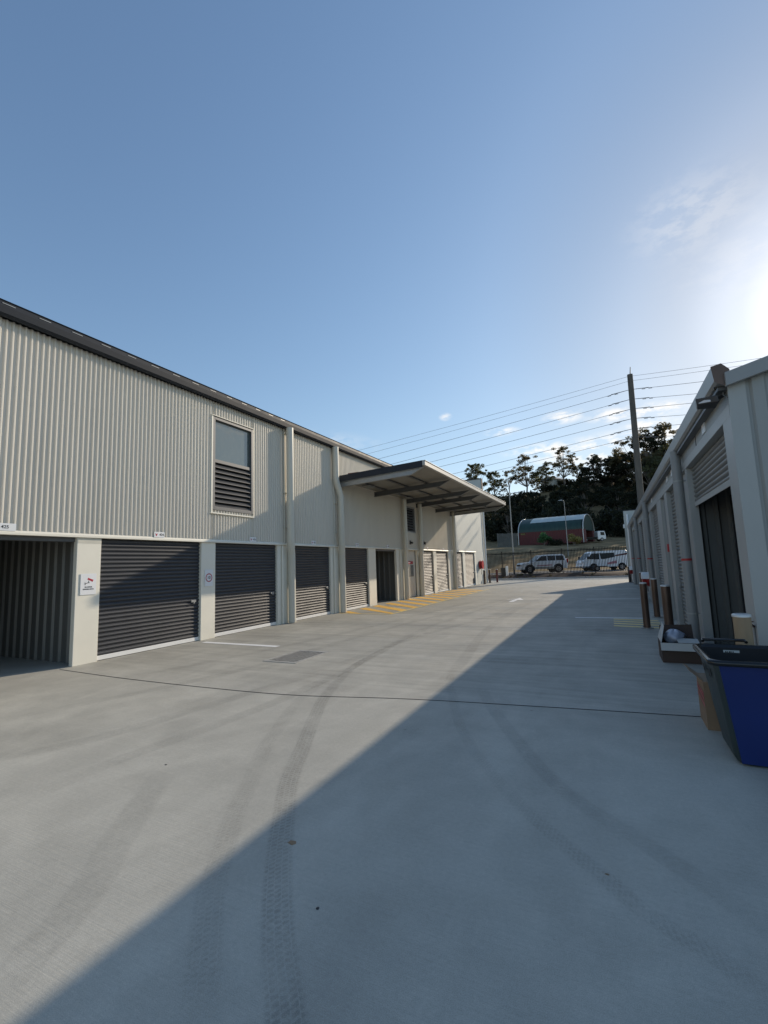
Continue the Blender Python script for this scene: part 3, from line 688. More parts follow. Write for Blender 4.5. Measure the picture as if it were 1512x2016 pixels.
build('plate', MB().box(WX + .012, WX + .018, 5.30, 5.60, 1.29, 1.69), 'sign', cs, bevel=.002)
def rq(q, cy, cz, w, h, a, X):
    ca, sa = math.cos(a), math.sin(a)
    q.add([(X, cy + ca * u - sa * v, cz + sa * u + ca * v) for u, v in ((-w / 2, -h / 2), (w / 2, -h / 2), (w / 2, h / 2), (-w / 2, h / 2))], [(0, 1, 2, 3)])
q = MB(); rq(q, 5.48, 1.575, .10, .036, -.42, WX + .0195); rq(q, 5.523, 1.555, .022, .045, -.42, WX + .0196); build('camera_picture', q, 'inkred', cs)
q = MB(); rq(q, 5.455, 1.53, .012, .05, .25, WX + .0195); rq(q, 5.42, 1.51, .075, .012, .35, WX + .0196); rq(q, 5.385, 1.50, .012, .05, .1, WX + .0197); build('bracket_picture', q, 'ink', cs)
text_mesh('24 HOUR', .034, (WX + .0195, 5.45, 1.435), (0, 1, 0), (0, 0, 1), 'lettering', 'ink', cs, bold=.001)
text_mesh('SURVEILLANCE', .030, (WX + .0195, 5.45, 1.395), (0, 1, 0), (0, 0, 1), 'lettering', 'ink', cs, bold=.001)
sp = thing('speed_sign', 'white sign with 10 in a red ring on the second pier', 'sign', (WX, 8.40, 1.5))
build('plate', MB().box(WX + .012, WX + .018, 8.27, 8.53, 1.29, 1.70), 'sign', sp, bevel=.002)
q = MB(); n = 32
q.add([(WX + .0195, 8.40 + r * math.cos(k * 2 * math.pi / n), 1.50 + r * math.sin(k * 2 * math.pi / n)) for r in (.105, .082) for k in range(n)], [(k, (k + 1) % n, n + (k + 1) % n, n + k) for k in range(n)])
build('ring', q, 'inkred', sp)
text_mesh('10', .105, (WX + .0195, 8.398, 1.50), (0, 1, 0), (0, 0, 1), 'lettering', 'ink', sp, bold=.002)
fs = thing('fire_sign', 'narrow red sign over a grey notice on the recessed ribbed panel', 'sign', (WX - .1, 21.5, 1.5))
build('header', MB().box(WX - .115, WX - .11, 21.05, 21.95, 1.68, 1.82), 'inkred', fs)
build('lettering', MB().box(WX - .109, WX - .107, 21.35, 21.65, 1.735, 1.765), 'sign', fs)
build('notice', MB().box(WX - .115, WX - .11, 21.1, 22.0, 1.05, 1.62), 'inner', fs)

# ------------------------------------------------------------------ fire hose reels
def hose_reel(label, loc, rz, s=1., cover=True):
    t = thing('fire_hose_reel', label, 'fire hose reel', loc, rz)
    q = MB(); q.tube([(.06, 0, 0), (.10, 0, 0)], .30 * s, 28); q.tube([(.25, 0, 0), (.28, 0, 0)], .30 * s, 28); q.tube([(0, 0, 0), (.29, 0, 0)], .07 * s, 16); build('drum', q, 'red', t, world=False)
    q = MB()
    for i in range(5):
        for r in (.25, .21): 
            pts = [(.12 + i * .03, r * s * math.cos(a), r * s * math.sin(a)) for a in np.linspace(0, 2 * math.pi, 25)]; q.tube(pts, .017, 6, caps=False)
    build('hose', q, 'red', t, world=False)
    q = MB(); q.tube([(.2, -.26 * s, -.05), (.2, -.24 * s, -.30), (.22, -.20 * s, -.48), (.2, -.22 * s, -.62)], .016, 8); build('hose_end', q, 'dark', t, world=False)
    q = MB(); q.tube([(.2, -.22 * s, -.62), (.2, -.22 * s, -.74)], [.022, .014], 10); build('nozzle', q, 'dkbox', t, world=False)
    q = MB(); q.box(-.02, .06, -.06, .06, -.25, .25); build('wall_bracket', q, 'galv', t, world=False)
    if cover:
        q = MB(); n = 14; R = .34 * s
        arc = [(R * math.cos(a), R * math.sin(a)) for a in np.linspace(.15, math.pi - .15, n)]
        q.grid([[(.0, a, b) for a, b in arc], [(.25, a * .96, b * .96) for a, b in arc], [(.30, a * .8, b * .85) for a, b in arc]]); q.add([(.30, a * .8, b * .85) for a, b in arc] + [(.30, 0, .05)], [(k, k + 1, n) for k in range(n - 1)])
        build('cover', q, 'white', t, world=False)
    return t
hose_reel('red hose reel on the smooth end wall of the left building', (WX, 34.9, 1.45), 0, 1.1, cover=False)
hose_reel('white covered red hose reel behind the front bollard', (1.30, 20.0, .78), math.pi, .85)
hose_reel('white covered red hose reel far down beside the last pipes', (1.33, 33.0, .80), math.pi, .8)

# ------------------------------------------------------------------ right building
RX = 1.33
RB = thing('storage_building', 'low single storey pale metal storage building on the right, seen end on', 'building', (RX, 20, 0))
RZ, RE, RY0, RY1 = 3.17, 3.57, 6.15, 34.4
rops = [(6.52, 9.52, 'half'), (10.45, 12.75, 'd'), (15.3, 17.7, 'd'), (19.0, 21.4, 'd'), (22.0, 24.3, 'dark'), (25.7, 28.0, 'd'), (28.6, 30.7, 'd'), (31.9, 34.0, 'd')]
edges = [RY0] + [v for o in rops for v in o[:2]] + [RY1]
for i in range(0, len(edges), 2):
    q = MB(); a, b = edges[i], edges[i + 1]
    if (a, b) == (12.75, 15.3):
        q.box(RX, RX + .13, a, 13.25, 0, RZ); q.box(RX, RX + .13, 14.2, b, 0, RZ); q.box(RX + .1, RX + .13, 13.25, 14.2, 0, RZ)
    elif b - a > .7 and i: q.box(RX, RX + .13, a, a + .16, 0, RZ); q.box(RX, RX + .13, b - .16, b, 0, RZ); q.box(RX + .05, RX + .13, a + .16, b - .16, 0, RZ)
    else: q.box(RX, RX + .13, a, b, 0, RZ)
    build('pier', q, 'rtrim', RB, bevel=.006)
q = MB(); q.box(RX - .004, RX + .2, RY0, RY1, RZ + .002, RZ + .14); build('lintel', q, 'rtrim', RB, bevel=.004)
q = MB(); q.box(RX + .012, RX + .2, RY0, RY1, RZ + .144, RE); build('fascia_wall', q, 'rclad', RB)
for y0, y1, k in rops:
    if k == 'half':
        roller_door(RB, RX + .10, y0 + .004, y1 - .004, 2.47, RZ, -1, 'doorR', latch=False)
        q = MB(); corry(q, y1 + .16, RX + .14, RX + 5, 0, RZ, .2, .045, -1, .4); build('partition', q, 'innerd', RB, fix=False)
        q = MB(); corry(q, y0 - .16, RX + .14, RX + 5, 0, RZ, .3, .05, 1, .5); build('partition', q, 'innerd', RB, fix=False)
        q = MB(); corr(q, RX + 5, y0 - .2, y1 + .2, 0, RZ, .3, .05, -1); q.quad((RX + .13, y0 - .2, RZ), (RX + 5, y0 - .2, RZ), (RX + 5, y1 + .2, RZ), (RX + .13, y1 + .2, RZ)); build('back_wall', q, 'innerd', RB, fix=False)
        for yy in (7.3, 7.9, 8.5, 9.1):
            q = MB(); q.box(RX + .5, RX + .58, yy, yy + .05, 0, 2.6); build('stored_panel_rail', q, 'dark', RB)
    else:
        roller_door(RB, RX + .10, y0 + .004, y1 - .004, 0, RZ - .002, -1, 'doorR' if k == 'd' else 'dark')
pitch = .26; rz_ = lambda x: RE + .02 + (x - RX) * pitch
# end wall facing the camera
q = MB(); q.box(RX, RX + .16, RY0 - .03, RY0 - .005, 0, rz_(RX) - .02); q.box(RX - .006, RX, RY0 - .03, RY0 + .35, .0, RZ)
build('corner_flashing', q, 'rtrim', RB)
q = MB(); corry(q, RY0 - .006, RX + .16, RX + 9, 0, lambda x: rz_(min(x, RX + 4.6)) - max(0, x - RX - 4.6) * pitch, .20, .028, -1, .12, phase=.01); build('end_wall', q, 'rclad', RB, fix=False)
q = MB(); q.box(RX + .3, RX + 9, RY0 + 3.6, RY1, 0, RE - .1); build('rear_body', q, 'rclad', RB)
q = MB()
for sgn, xa, xb2 in ((1, RX - .06, RX + 4.6), (-1, RX + 9.2, RX + 4.6)):
    za, zb = (rz_(RX - .06), rz_(RX + 4.6)) if sgn > 0 else (rz_(RX - .06), rz_(RX + 4.6))
    q.add([(xa, RY0 - .07, za + .04), (xb2, RY0 - .07, zb + .04), (xb2, RY1, zb + .04), (xa, RY1, za + .04), (xa, RY0 - .07, za + .02), (xb2, RY0 - .07, zb + .02), (xb2, RY1, zb + .02), (xa, RY1, za + .02)],
          [(0, 1, 2, 3), (4, 5, 6, 7), (0, 1, 5, 4), (1, 2, 6, 5), (2, 3, 7, 6), (3, 0, 4, 7)])
build('roof', q, 'roof', RB)
q = MB(); x0, x1 = RX - .03, RX + 4.6
q.add([(x, y, z) for x, zz in ((x0, rz_(x0)), (x1, rz_(x1))) for y in (RY0 - .13, RY0 - .075) for z in (zz - .10, zz + .055)], [(0, 1, 3, 2), (4, 6, 7, 5), (0, 4, 5, 1), (2, 3, 7, 6), (0, 2, 6, 4), (1, 5, 7, 3)])
build('barge_capping', q, 'rpipe', RB, bevel=.006)
q = MB(); gx = RX - .005
prof = [(gx, 3.52), (gx - .09, 3.545), (gx - .12, 3.57), (gx - .135, 3.73), (gx - .115, 3.745), (gx - .10, 3.73), (gx - .09, 3.61), (gx, 3.62)]
q.prism(prof, 'y', RY0 - .085, RY1); build('gutter', q, 'rpipe', RB)
q = MB(); q.add([(u, RY0 - .09, v) for u, v in [(gx + .0, 3.48), (gx - .085, 3.535), (gx - .12, 3.56), (gx - .14, 3.74), (gx - .04, 3.76), (gx + .03, 3.68), (gx + .03, 3.52)]], [(0, 1, 2, 3, 4, 5, 6)]); build('gutter_end_cap', q, 'bollard', RB)
q = MB(); q.box(gx - .08, gx + .02, RY0, RY1, 3.48, 3.515); build('soffit', q, 'beam', RB)
for y, st in ((9.85, (3.0, .62)), (18.3, (2.95, .6)), (25.0, (2.95, .6)), (31.3, (2.95,))):
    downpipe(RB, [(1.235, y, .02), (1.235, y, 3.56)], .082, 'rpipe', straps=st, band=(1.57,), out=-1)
q = MB(); q.tube([(1.25, 34.6, .0), (1.25, 34.6, 4.5)], .07, 12); build('downpipe', q, 'white', RB)
for y in (13.6, 13.95):
    q = MB(); q.tube([(RX + .06, y, .3), (RX + .06, y, 1.5 if y < 13.7 else 3.1)], .02, 8); build('conduit', q, 'rpipe', RB)
q = MB(); q.box(RX + .03, RX + .09, 13.9, 14.05, 1.75, 1.95); build('alarm_box', q, 'red', RB)
for y in (7.55, 11.3, 12.2, 16.6):
    q = MB(); q.box(RX - .002, RX + .012, y, y + .22, RZ + .18, RZ + .33); build('number_plate', q, 'sign', RB)
q = MB(); q.box(RX + .005, RX + .012, 8.36, 8.375, RZ + .15, RZ + .33); build('scratch_mark', q, 'ink', RB)
q = MB(); q.box(RX - .28, RX + 9, RY1 + .3, RY1 + .5, 0, 4.75); 
eb = thing('end_wall', 'taller white parapet wall closing the far end of the right building', 'wall', (RX, RY1 + .3, 0))
build('wall', q, 'smooth', eb); build('capping', MB().box(RX - .3, RX + 9, RY1 + .28, RY1 + .52, 4.75, 4.81), 'gutter', eb)
build('light', MB().box(RX - .36, RX - .28, RY1 + .3, RY1 + .4, 3.6, 3.85), 'white', eb)

# floodlight and dome camera on the near corner
fl = thing('floodlight', 'dark square floodlight hanging under the gutter corner', 'floodlight', (1.26, 6.28, 3.45))
q = MB(); q.add([(x, y, z) for x, y, z in ((1.05, 6.30, 3.475), (1.24, 6.16, 3.44), (1.24, 6.36, 3.42), (1.07, 6.45, 3.46))] + [(x, y, z) for x, y, z in ((1.06, 6.30, 3.39), (1.25, 6.16, 3.355), (1.25, 6.36, 3.335), (1.08, 6.45, 3.375))],
             [(0, 1, 2, 3), (4, 5, 6, 7), (0, 1, 5, 4), (1, 2, 6, 5), (2, 3, 7, 6), (3, 0, 4, 7)]); build('housing', q, 'dkbox', fl, bevel=.012)
q = MB(); q.add([(1.07, 6.288, 3.465), (1.175, 6.212, 3.446), (1.18, 6.208, 3.385), (1.078, 6.285, 3.402)], [(0, 1, 2, 3)]); build('lens', q, 'lamp', fl)
q = MB(); q.tube([(1.22, 6.27, 3.40), (1.29, 6.30, 3.44), (1.33, 6.30, 3.46)], .018, 10); build('arm', q, 'dkbox', fl)
dc = thing('dome_camera', 'round grey security camera beside the floodlight under the eave', 'security camera', (1.29, 6.25, 3.55))
q = MB(); q.tube([(1.335, 6.24, 3.57), (1.27, 6.24, 3.55)], .055, 20); build('base', q, 'camera', dc)
q = MB(); cen = Vector((1.27, 6.24, 3.55)); R = .05
q.grid([[cen + Vector((-math.sin(u) * .9, math.cos(u) * math.cos(v), math.cos(u) * math.sin(v))) * R for v in np.linspace(0, 2 * math.pi, 17)] for u in np.linspace(0, math.pi / 2, 7)]); build('dome', q, 'glass', dc)
q = MB(); q.tube([(1.31, 6.22, 3.5), (1.31, 6.25, 3.45), (1.335, 6.2, 3.40)], .006, 6); build('cable', q, 'rpipe', dc)

# tap and pipe by the near corner
tp = thing('garden_tap', 'brass tap on a thin grey riser at the near corner of the right building', 'tap', (1.33, 6.1, 0))
q = MB(); q.tube([(1.315, 6.2, 0), (1.315, 6.2, .88)], .010, 8); build('riser', q, 'rpipe', tp)
q = MB(); q.tube([(1.315, 6.2, .87), (1.29, 6.16, .89), (1.25, 6.12, .88), (1.235, 6.1, .85)], .013, 8); q.tube([(1.28, 6.15, .89), (1.28, 6.15, .925)], .007, 8); q.tube([(1.26, 6.17, .927), (1.30, 6.13, .927)], .007, 8); build('tap_body', q, 'bollard', tp)

# ------------------------------------------------------------------ bollards
def bollard(loc, label, m='bollard', h=1.05, r=.075, cat='bollard', flange=True):
    t = thing('bollard', label, cat, loc, group='steel bollards beside the doors')
    q = MB(); q.tube([(0, 0, .01), (0, 0, h - .03)], r, 24); build('post', q, m, t, world=False)
    q = MB(); q.tube([(0, 0, h - .03), (0, 0, h - .008), (0, 0, h)], [r + .006, r + .006, r - .01], 24); build('cap', q, 'cap', t, world=False)
    if flange:
        q = MB(); q.tube([(0, 0, 0), (0, 0, .02)], r * 1.75, 24)
        for a in range(4): q.tube([(r * 1.4 * math.cos(a * 1.57 + .8), r * 1.4 * math.sin(a * 1.57 + .8), .02), (r * 1.4 * math.cos(a * 1.57 + .8), r * 1.4 * math.sin(a * 1.57 + .8), .04)], .012, 8)
        build('base_plate', q, 'galv', t, world=False)
    return t
bollard((.64, 12.37, 0), 'brown steel bollard standing on the yellow hatching at the right')
bollard((1.02, 14.6, 0), 'reddish brown steel bollard between the hatching and the second tall pipe')
bollard((.98, 11.2, 0), 'brown bollard right behind the open cardboard box', r=.085)
bollard((1.13, 5.75, 0), 'tan bollard with white cap behind the blue tub', m='tan', r=.075)
bollard((1.06, 20.9, 0), 'dark bollard behind the white covered hose reel')
bollard((1.05, 34.2, 0), 'dark bollard far down the right building at its last bay', m='dark')
bollard((-8.6, 34.5, 0), 'brown bollard under the red hose reel on the end wall')
bollard((-8.7, 36.6, 0), 'brown bollard at the far corner of the left building')
bollard((-8.25, 37.2, 0), 'reddish post at the outermost far corner of the left building', m='contr', flange=False)

# ------------------------------------------------------------------ blue tub
tb = thing('plastic_tub', 'large open blue and dark green plastic tub with black rim', 'tub', (1.15, 4.85, 0))
def rrect(x0, x1, y0, y1, r, z, n=6):
    out = []
    for cx, cy, a0 in ((x1 - r, y1 - r, 0), (x0 + r, y1 - r, 90), (x0 + r, y0 + r, 180), (x1 - r, y0 + r, 270)):
        for k in range(n + 1): a = math.radians(a0 + 90 * k / n); out.append((cx + r * math.cos(a), cy + r * math.sin(a), z))
    return out
TH = .80
def ring(t, off=0.):         # t 0 bottom .. 1 top
    x0 = .76 - .10 * t + off; x1 = 1.62 + .10 * t - off; y0 = 4.60 - .10 * t + off; y1 = 5.08 + .17 * t - off
    return rrect(x0, x1, y0, y1, .05, .02 + TH * t - .0)
def ringb(s): x = .045 * s; return rrect(.76 + x, 1.62 - x, 4.6 + x, 5.08 - x * 3, .05, .02 - .018 * s * (s > 0))
q = MB()
rings = [ring(t) for t in np.linspace(0, .97, 8)]
bott = rrect(.80, 1.58, 4.63, 4.98, .05, 0.0)
rings = [bott, rrect(.775, 1.605, 4.61, 5.04, .05, .02)] + [ring(t) for t in np.linspace(.05, .97, 8)]
rr = [r + [r[0]] for r in rings]
q.use('bintub')
N = len(rr[0])
q.grid(rr); 
q.use('black'); inner = [ring(t, .012) for t in (.97, .5, .03)]; q.grid([r + [r[0]] for r in inner]); q.add(inner[-1], [tuple(range(len(inner[-1])))]); q.add(bott, [tuple(range(len(bott)))])
build('body', q, None, tb)
# blue outer shell on the front with a dark corner strip left free
q = MB()
def fp(u, t, o): return (.76 - .10 * t + .035 + u * (.86 + .20 * t - .06), 4.60 - .10 * t - o, .02 + TH * t)
q.grid([[fp(u, t, .006) for u in np.linspace(0, 1, 9)] for t in np.linspace(.0, .955, 8)])
q.grid([[fp(0, t, o) for o in (-.01, .006)] for t in np.linspace(.0, .955, 8)], smooth=False)
build('front_shell', q, 'blue', tb)
q = MB()
R0 = rrect(.645, 1.735, 4.475, 5.27, .07, .775); R1 = rrect(.625, 1.755, 4.455, 5.29, .08, .782); R2 = rrect(.625, 1.755, 4.455, 5.29, .08, .812); R3 = rrect(.65, 1.73, 4.48, 5.265, .07, .822); R4 = rrect(.672, 1.708, 4.502, 5.243, .06, .815); R5 = rrect(.68, 1.70, 4.51, 5.235, .06, .76)
q.grid([r + [r[0]] for r in (R0, R1, R2, R3, R4, R5)]); build('rim', q, 'rim', tb)
q = MB(); q.tube([(.72, 5.29, .84), (.72, 5.33, .85), (1.05, 5.33, .85), (1.05, 5.29, .84)], .014, 10); build('handle', q, 'rim', tb)
q = MB()
for yy in (4.72, 4.95): q.add([(.668 - .0 + .016, yy, .70), (.668 + .016, yy + .07, .70), (.668 + .026, yy + .07, .63), (.668 + .026, yy, .63)], [(0, 1, 2, 3)])
for v in range(len(q.v)): q.v[v] = (q.v[v][0] - .022, q.v[v][1], q.v[v][2])
build('slot', q, 'black', tb)
lb = build('sticker', MB().box(.86, .98, 5.224, 5.229, .735, .775), 'cardw', tb)
q = MB()
for i, w in enumerate((.012, .008, .014, .008, .01)): q.box(.873 + i * .014, .873 + i * .014 + w * .8, 5.222, 5.2235, .743, .767)
build('printed_bars', q, 'ink', lb, world=False)

# cardboard box with red stripes behind the tub
b2 = thing('cardboard_box', 'tan cardboard box with red stripes and a raised flap behind the blue tub', 'box', (.9, 5.6, 0))
q = MB().use('card'); q.box(.70, 1.08, 5.40, 5.80, 0, .44); build('body', q, None, b2)
q = MB(); 
for z in (.23, .29, .33): q.add([(.697, 5.42, z - .03), (.697, 5.78, z + .02), (.697, 5.78, z + .04 if z != .33 else z + .03), (.697, 5.42, z)], [(0, 1, 2, 3)])
build('stripes', q, 'red', b2)
q = MB(); q.add([(.70, 5.42, .442), (.70, 5.79, .442), (.60, 5.81, .52), (.60, 5.44, .53), (.703, 5.42, .446), (.703, 5.79, .446), (.603, 5.81, .524), (.603, 5.44, .534)], [(0, 1, 2, 3), (4, 5, 6, 7), (0, 1, 5, 4), (1, 2, 6, 5), (2, 3, 7, 6), (3, 0, 4, 7)]); build('flap', q, 'card', b2)
# open box with a plastic bag
b1 = thing('cardboard_box', 'open brown box with white flaps near the right wall', 'box', (.88, 8.8, 0))
q = MB(); 
for a in ((.61, .615, 8.5, 9.1), (1.12, 1.125, 8.5, 9.1), (.615, 1.12, 8.5, 8.505), (.615, 1.12, 9.095, 9.1)): q.box(*a, 0, .30)
q.box(.615, 1.12, 8.505, 9.095, .0, .01); build('body', q, 'cardd', b1)
def flap(p, m, t=.004):
    q = MB(); P = [Vector(v) for v in p]; nn = (P[1] - P[0]).cross(P[3] - P[0]).normalized() * t
    q.add(P + [v + nn for v in P], [(0, 1, 2, 3), (7, 6, 5, 4), (0, 4, 5, 1), (1, 5, 6, 2), (2, 6, 7, 3), (3, 7, 4, 0)]); return build('flap', q, m, b1)
flap([(.60, 8.497, .30), (1.12, 8.497, .30), (1.12, 8.46, .19), (.60, 8.46, .19)], 'cardw')
flap([(.61, 8.5, .30), (.61, 9.1, .30), (.69, 9.05, .56), (.69, 8.8, .52)], 'cardw')
flap([(.84, 8.52, .302), (1.12, 8.52, .302), (1.12, 8.72, .34), (.84, 8.72, .34)], 'cardw')
flap([(.64, 9.1, .30), (1.12, 9.1, .30), (1.12, 9.22, .50), (.66, 9.22, .48)], 'cardd')
bagm = MB(); cen = Vector((.83, 8.86, .34)); rows = []
for u in np.linspace(-math.pi / 2, math.pi / 2, 12):
    row = []
    for v in np.linspace(0, 2 * math.pi, 21):
        r = 1 + .13 * math.sin(3 * v + 4 * u) + .09 * math.sin(7 * v - 3 * u); row.append(cen + Vector((.15 * math.cos(u) * math.cos(v) * r, .18 * math.cos(u) * math.sin(v) * r, .12 * math.sin(u) * (1 + .1 * math.sin(5 * v)))))
    row[-1] = row[0]; rows.append(row)
bagm.grid(rows); one('plastic_bag', bagm, 'bag', 'crumpled bluish plastic bag lying inside the open brown box', 'bag')

# ------------------------------------------------------------------ fence, verge furniture
FN = thing('metal_fence', 'black picket security fence across the far end of the yard', 'fence', (-4, 45.6, .3))
fy = lambda x: 45.72 + .02 * x
fz = lambda x: .33 + .012 * (x + 4)
FH = 2.25; x = -26.0; bay = 0
while x < 16:
    x1 = x + 2.75
    q = MB(); q.box(x - .045, x + .045, fy(x) - .045, fy(x) + .045, fz(x) - .2, fz(x) + FH + .08); build('post', q, 'fence', FN)
    q = MB()
    for zz in (.18, FH - .18): q.add([(xx, fy(xx) + d, fz(xx) + zz + e) for xx in (x, x1) for d in (-.018, .018) for e in (0, .06)], [(0, 1, 3, 2), (4, 6, 7, 5), (0, 4, 5, 1), (2, 3, 7, 6), (0, 2, 6, 4), (1, 5, 7, 3)])
    n = 22
    for i in range(1, n):
        xx = x + i * 2.75 / n; q.box(xx - .022, xx + .022, fy(xx) - .022, fy(xx) + .022, fz(xx) + .06, fz(xx) + FH)
        q.add([(xx - .0125, fy(xx), fz(xx) + FH), (xx + .0125, fy(xx), fz(xx) + FH), (xx, fy(xx), fz(xx) + FH + .06)], [(0, 1, 2)])
    build('picket_panel', q, 'fence', FN, fix=False); x = x1
eb2 = thing('meter_box', 'low dark box with white side panel in the bed by the fence', 'utility box', (-9.1, 44.6, .2))
build('cabinet', MB().box(-9.45, -9.0, 44.4, 44.8, .05, 1.05), 'dark', eb2, bevel=.01); build('side_panel', MB().box(-8.99, -8.82, 44.4, 44.8, .05, 1.2), 'white', eb2)
# mulch-bed ground plants
def leafy(q, c, R, n, s, squash=1., rnd=random):
    P = np.random.normal(size=(n, 3)); P /= np.linalg.norm(P, axis=1)[:, None]; P *= (np.random.rand(n, 1) ** .45) * R; P[:, 2] *= squash
    A = np.random.normal(size=(n, 3)); B = np.random.normal(size=(n, 3)); A /= np.linalg.norm(A, axis=1)[:, None]; B -= A * np.sum(A * B, 1)[:, None]; B /= np.linalg.norm(B, axis=1)[:, None]
    ss = s * (.5 + np.random.rand(n, 1))
    C = P + np.array(c)
    V = np.stack([C - A * ss, C + B * ss * .4, C + A * ss, C - B * ss * .4], 1).reshape(-1, 3)
    k = len(q.v); q.v += [tuple(v) for v in V.tolist()]; q.f += [(k + 4 * i, k + 4 * i + 1, k + 4 * i + 2, k + 4 * i + 3) for i in range(n)]; q.mi += [q.cur] * n; q.sm += [False] * n
q = MB()
for i in range(60):
    x = random.uniform(-15, 5); y = ky(x) + random.uniform(.5, 2.8); leafy(q, (x, y, hgt(x, y) + .12), random.uniform(.08, .22), 40, .06, .5)
tag(build('bed_plants', q, 'leaf2', fix=False), kind='stuff', label='low straggly ground cover in the mulch bed before the fence', cat='ground cover')

# street lamps
def lamp(base, h, name_label, r0=.075, arm=(.45, .15)):
    t = thing('street_lamp', name_label, 'street lamp', tuple(base))
    q = MB(); q.tube([(0, 0, -.3), (0, 0, h * .5), (0, 0, h - .5), (arm[0] * .15, arm[1] * .15, h - .12), (arm[0] * .5, arm[1] * .5, h), (arm[0], arm[1], h + .02)], [r0, r0 * .75, r0 * .6, r0 * .55, r0 * .5, r0 * .45], 12); build('post', q, 'lamppost', t, world=False)
    q = MB(); c = Vector((arm[0], arm[1], h)); d = Vector((arm[0], arm[1], 0)).normalized() * .55; s = Vector((-d.y, d.x, 0)).normalized() * .12
    q.add([c - s, c + s, c + d + s * .6, c + d - s * .6, c - s * .8 + Vector((0, 0, .1)), c + s * .8 + Vector((0, 0, .1)), c + d + Vector((0, 0, .05)), c + d + Vector((0, 0, .05))], [(0, 1, 2, 3), (4, 5, 6, 7), (0, 1, 5, 4), (1, 2, 6, 5), (2, 3, 7, 6), (3, 0, 4, 7)]); build('lamp_head', q, 'cap', t, world=False)
    return t
p = ad(1013, 1127, 44.5); lamp((p[0], p[1], .33), 8.0, 'tall pale street lamp behind the fence, left of the four wheel drive')
p = ad(1117, 1068, 70); lamp((p[0], p[1], hgt(p[0], p[1])), 8.6, 'smaller pale street lamp in front of the red container shed', arm=(-.3, -.1))

# ------------------------------------------------------------------ vehicles (x forward, left side faces the camera)
def wheel(par, x, y, r, side):
    w = build('wheel', MB().tube([(x, y - .11, r), (x, y - .09, r), (x, y + .09, r), (x, y + .11, r)], [r - .03, r, r, r - .03], 28), 'tyre', par, world=False)
    q = MB(); yo = y + side * .112; q.tube([(x, y + side * .05, r), (x, yo, r)], [r * .62, r * .60], 20)
    build('rim', q, 'rim2', w, world=False)
    q = MB()
    for k in range(6):
        a = k * math.pi / 3; q.add([(x + math.cos(a + d) * rr, yo + side * .004, r + math.sin(a + d) * rr) for d, rr in ((-.25, r * .5), (.25, r * .5), (.12, r * .2), (-.12, r * .2))], [(0, 1, 2, 3)])
    build('spokes', q, 'dark', w, world=False, fix=False)
def shell(q, prof, hw):
    """prof: list of (x, z, inset) outline (closed); body made of side faces with chamfered edge"""
    n = len(prof); vs = []
    for y, ins in ((-hw, 1), (-hw + .09, 0), (hw - .09, 0), (hw, 1)):
        cx = sum(p[0] for p in prof) / n; cz = sum(p[1] for p in prof) / n
        for x, z, k in prof:
            yy = y * (1 - k) if k else y
            vs.append((x + (cx - x) * .025 * ins, yy, z + (cz - z) * .05 * ins))
    fs = [tuple(range(n)), tuple(reversed(range(3 * n, 4 * n)))]
    for a in range(3): fs += [(a * n + i, (a + 1) * n + i, (a + 1) * n + (i + 1) % n, a * n + (i + 1) % n) for i in range(n)]
    q.add(vs, fs)
def sidep(par, name, poly, y, m, tilt=0.):
    for s in (-1, 1):
        q = MB(); q.add([(x, s * (y - tilt * max(0, z - 1.05)), z) for x, z in poly] + [(x, s * (y - .02 - tilt * max(0, z - 1.05)), z) for x, z in poly],
                        [tuple(range(len(poly))), tuple(range(len(poly), 2 * len(poly)))] + [(i, (i + 1) % len(poly), len(poly) + (i + 1) % len(poly), len(poly) + i) for i in range(len(poly))]); build(name, q, m, par, world=False)
def arch(par, x, r, y):
    for s in (-1, 1):
        q = MB(); n = 16
        q.add([(x + (r + .09) * math.cos(a), s * y, r + (r + .09) * math.sin(a)) for a in np.linspace(-.25, math.pi + .25, n)], [tuple(range(n))]); build('wheel_arch', q, 'black', par, world=False)
ang = math.atan2(-SD[1], -SD[0])
cpt = ad(1068, 1130, 46)
S = thing('four_wheel_drive', 'white four wheel drive with spare wheel parked behind the fence', 'car', (cpt[0], cpt[1], .36), ang)
q = MB(); shell(q, [(-2.25, .42, 0), (2.28, .40, 0), (2.36, .62, 0), (2.32, .93, .03), (2.1, 1.06, .04), (1.25, 1.14, .04), (.95, 1.18, .05), (-2.2, 1.18, .04), (-2.3, .9, .01)], .92); build('body', q, 'carw', S, world=False, bevel=.02)
q = MB(); shell(q, [(-2.2, 1.14, .03), (1.05, 1.14, .03), (.35, 1.74, .16), (.05, 1.80, .18), (-1.85, 1.83, .18), (-2.02, 1.76, .16)], .88); build('cabin', q, 'carw', S, world=False, bevel=.02)
sidep(S, 'side_window', [(.82, 1.22), (.28, 1.67), (-.25, 1.69), (-.25, 1.22)], .885, 'glass', .14)
sidep(S, 'side_window', [(-.32, 1.22), (-.32, 1.69), (-1.1, 1.70), (-1.1, 1.22)], .885, 'glass', .14)
sidep(S, 'side_window', [(-1.16, 1.22), (-1.16, 1.70), (-1.88, 1.68), (-1.98, 1.22)], .885, 'glass', .14)
q = MB(); q.add([(1.03, -.75, 1.2), (1.03, .75, 1.2), (.42, .62, 1.72), (.42, -.62, 1.72)], [(0, 1, 2, 3)]); build('windscreen', q, 'glass', S, world=False)
q = MB(); q.box(2.1, 2.42, -.88, .88, .38, .62); build('front_bumper', q, 'carw', S, world=False, bevel=.05)
q = MB(); q.box(2.33, 2.345, -.5, .5, .7, .9); build('grille', q, 'dark', S, world=False)
